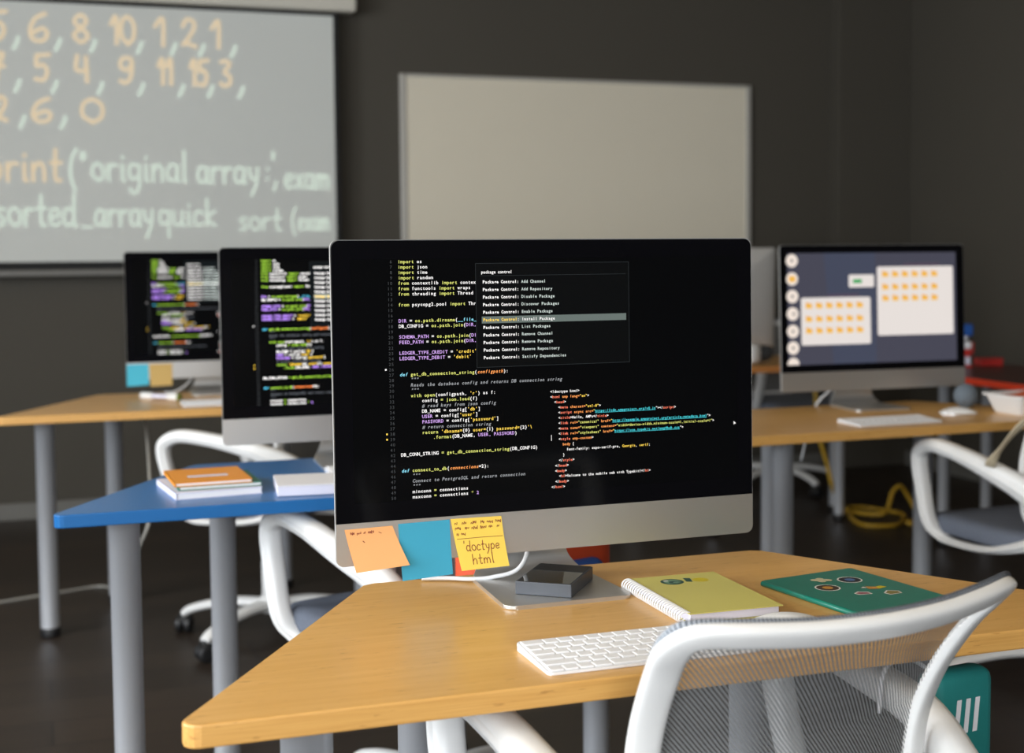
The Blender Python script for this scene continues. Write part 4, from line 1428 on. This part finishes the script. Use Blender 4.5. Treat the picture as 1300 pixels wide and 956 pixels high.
o = cl.build('folded_cloth', MT['red_cloth'], None, (2.825, 3.40, DT), (0, 0, math.radians(2)))
tag(o, 'rust red cloth lying in the small white basket', 'cloth')

rs = empty('round_speaker', (2.724, 3.59, DT), 0)
tag(rs, 'small round blue-grey gadget behind the mouse on the right-hand desk', 'speaker')
MT['speaker_fabric'] = pmat('blue_grey_knit', (0.13, 0.16, 0.19), 0.85, var=0.15, scale=200, bump=0.3, bscale=700)
MB().lathe([(.012, .0)] + [(.038 * math.sin(math.radians(a)), .038 - .038 * math.cos(math.radians(a))) for a in range(20, 176, 8)], 32).build('shell', MT['speaker_fabric'], rs)
MB().tube([(.030 * math.cos(a), -.0245 + .004 * math.sin(2 * a), .030 + .016 * math.sin(a)) for a in [math.radians(200 + 14 * k) for k in range(11)]], .003, 8).build('seam', MT['drive_side'], rs)

# ------------------------------------------------------------------ things on the red desk and the farthest desk
tr_ = empty('toy_robot', (3.66, 4.84, DT), math.radians(-20))
tag(tr_, 'small blue, white and red model standing on the red desk behind the monitor', 'toy')
MT['toy_blue'] = pmat('blue_toy_plastic', (0.015, 0.09, 0.36), 0.4)
MT['toy_red'] = pmat('red_toy_plastic', (0.50, 0.03, 0.025), 0.4)
MB().box((0, 0, .158), (.062, .05, .05), .008).build('head', MT['toy_blue'], tr_)
MB().lathe([(.012, .115), (.016, .122), (.016, .132), (.012, .138)], 16).build('neck', MT['paper'], tr_)
MB().box((0, 0, .094), (.052, .04, .03), .006).build('chest', MT['paper'], tr_)
MB().box((0, 0, .062), (.050, .038, .032), .005).build('belt', MT['toy_red'], tr_)
for s in (-1, 1):
    MB().box((s * .015, 0, .030), (.018, .024, .036), .004).build('leg', MT['paper_lilac'], tr_)
    MB().box((s * .016, -.008, .006), (.022, .042, .012), .004).build('foot', MT['toy_red'], tr_)
    MB().box((s * .034, 0, .082), (.012, .016, .05), .004).build('arm', MT['toy_red'], tr_)
rb = empty('storage_box', (3.83, 4.90, DT), math.radians(-15))
tag(rb, 'flat red box on the far edge of the red desk', 'box')
MB().box((0, 0, .012), (.100, .07, .024), .003).build('box_base', MT['toy_red'], rb)
MB().box((0, 0, .0275), (.104, .074, .007), .002).build('lid', MT['toy_red'], rb)

hs_ = empty('headset', (2.955, 5.345, DT), math.radians(15))
tag(hs_, 'white and dark grey headset on the farthest desk, beside the big monitor', 'headset')
MT['foam'] = pmat('dark_grey_foam', (0.05, 0.055, 0.06), 0.8)
MB().box((-.035, 0, .05), (.07, .09, .085), .022, seg=4, smooth=True).build('visor', MT['white_plastic'], hs_)
MB().box((.035, 0, .052), (.085, .085, .06), .02, seg=4, smooth=True).build('foam_pad', MT['foam'], hs_)
MB().tube([(.01 + .09 * math.sin(a), 0, .012 + .02 * (1 - math.cos(a))) for a in [-.6 + .2 * k for k in range(8)]], (.016, .006), 10, up=(0, 1, 0)).build('strap', MT['alu_edge'], hs_)

# ------------------------------------------------------------------ bags
bp = empty('backpack', (0.875, 2.435, 0), math.radians(18))
tag(bp, 'red and blue backpack hanging on the chair behind the big monitor', 'backpack')
MT['bag_red'] = pmat('orange_red_nylon', (0.66, 0.075, 0.02), 0.6, var=0.08, scale=30)
MT['bag_blue'] = pmat('blue_nylon', (0.012, 0.075, 0.32), 0.6, var=0.08, scale=30)
MB().box((0, 0, .60), (.34, .10, .36), .045, seg=4, smooth=True).build('bag_body', MT['bag_red'], bp)
MB().box((-.005, -.05, .555), (.25, .05, .19), .02, seg=3, smooth=True).build('front_pocket', MT['bag_blue'], bp)
MB().tube(spline([(-.06, .02, .775), (-.05, .03, .82), (.05, .03, .82), (.06, .02, .775)], 6), (.012, .004), 8, up=(0, 1, 0)).build('top_handle', MT['bag_blue'], bp)
for s in (-1, 1):
    MB().tube(spline([(s * .10, .045, .76), (s * .11, .065, .70), (s * .13, .06, .55), (s * .15, .04, .45)], 6), (.018, .004), 8, up=(1, 0, 0)).build('shoulder_strap', MT['bag_blue'], bp)

MT['beige'] = pmat('beige_canvas', (0.50, 0.42, 0.29), 0.8, var=0.06, scale=60)
sb = empty('tote_bag', (2.66, 2.745, 0), 0)
tag(sb, 'beige canvas bag hung by its strap on the right-hand chair', 'bag')
MB().box((0, 0, .60), (.30, .055, .30), .02, seg=3, smooth=True).build('bag_body', MT['beige'], sb)
MB().tube(spline([(-.10, 0, .72), (-.135, .015, .82), (-.165, .06, .878), (-.215, .125, .845), (-.265, .20, .765), (-.315, .225, .69), (-.31, .25, .662)], 6), (.0028, .014), 8, up=(.4, .2, 1)).build('strap', MT['beige'], sb)

tb = empty('drawstring_bag', (1.125, 1.50, 0), math.radians(8))
tag(tb, 'teal bag with a white print hanging beside the foreground chair back', 'bag')
MT['teal_cloth'] = pmat('teal_fabric', (0.012, 0.20, 0.19), 0.7, var=0.08, scale=40)
t_ = MB()
t_.box((0, 0, .585), (.105, .045, .19), .016, seg=3, smooth=True)
for k in range(3):
    x = -.022 + k * .016
    t_.add([(x, -.0229, .60), (x + .008, -.0229, .60), (x + .013, -.0229, .645), (x + .005, -.0229, .645)], [(0, 1, 2, 3)], 1)
t_.build('bag_body', [MT['teal_cloth'], MT['paper']], tb)
MB().tube(spline([(-.035, 0, .675), (-.065, 0, .697), (-.098, .0, .706), (-.122, 0, .69), (-.128, 0, .64)], 5), .003, 8).build('drawstring', MT['paper'], tb)

# ------------------------------------------------------------------ cables on the floor
def cable(name, pts, r, m, label):
    o = MB().tube(spline(pts, 8), r, 10).build(name, m)
    return tag(o, label, 'cable')


cable('power_cable', [(-.75, 5.0, .006), (-.4, 5.12, .006), (-.165, 5.19, .006), (.051, 5.27, .006), (.2, 5.30, .006), (.25, 5.0, .03), (.245, 4.5, .20), (.268, 4.32, .345), (.30, 4.30, .45), (.32, 4.6, .62), (.33, 4.9, .70)],
      .005, MT['cable_grey'], 'grey cable running over the floor at far left and up under the desk')
cable('extension_cable', [(3.36, 5.52, .62), (3.37, 5.5, .40), (3.414, 5.5, .25), (3.448, 5.5, .13), (3.60, 5.66, .012), (3.556, 5.557, .012), (3.459, 5.33, .012), (3.467, 5.227, .012), (3.579, 5.20, .012), (3.69, 5.30, .012),
                          (3.76, 5.42, .012), (3.70, 5.58, .014), (3.60, 5.60, .022), (3.54, 5.50, .024), (3.60, 5.36, .03), (3.66, 5.38, .05), (3.70, 5.40, .12), (3.742, 5.40, .145), (3.78, 5.40, .10), (3.80, 5.36, .03),
                          (3.72, 5.22, .028), (3.62, 5.17, .026), (3.70, 5.15, .012), (3.86, 5.22, .012), (3.95, 5.3, .012)],
      .0095, MT['cable_yellow'], 'yellow cable hanging down and coiled on the floor by the far desk legs')
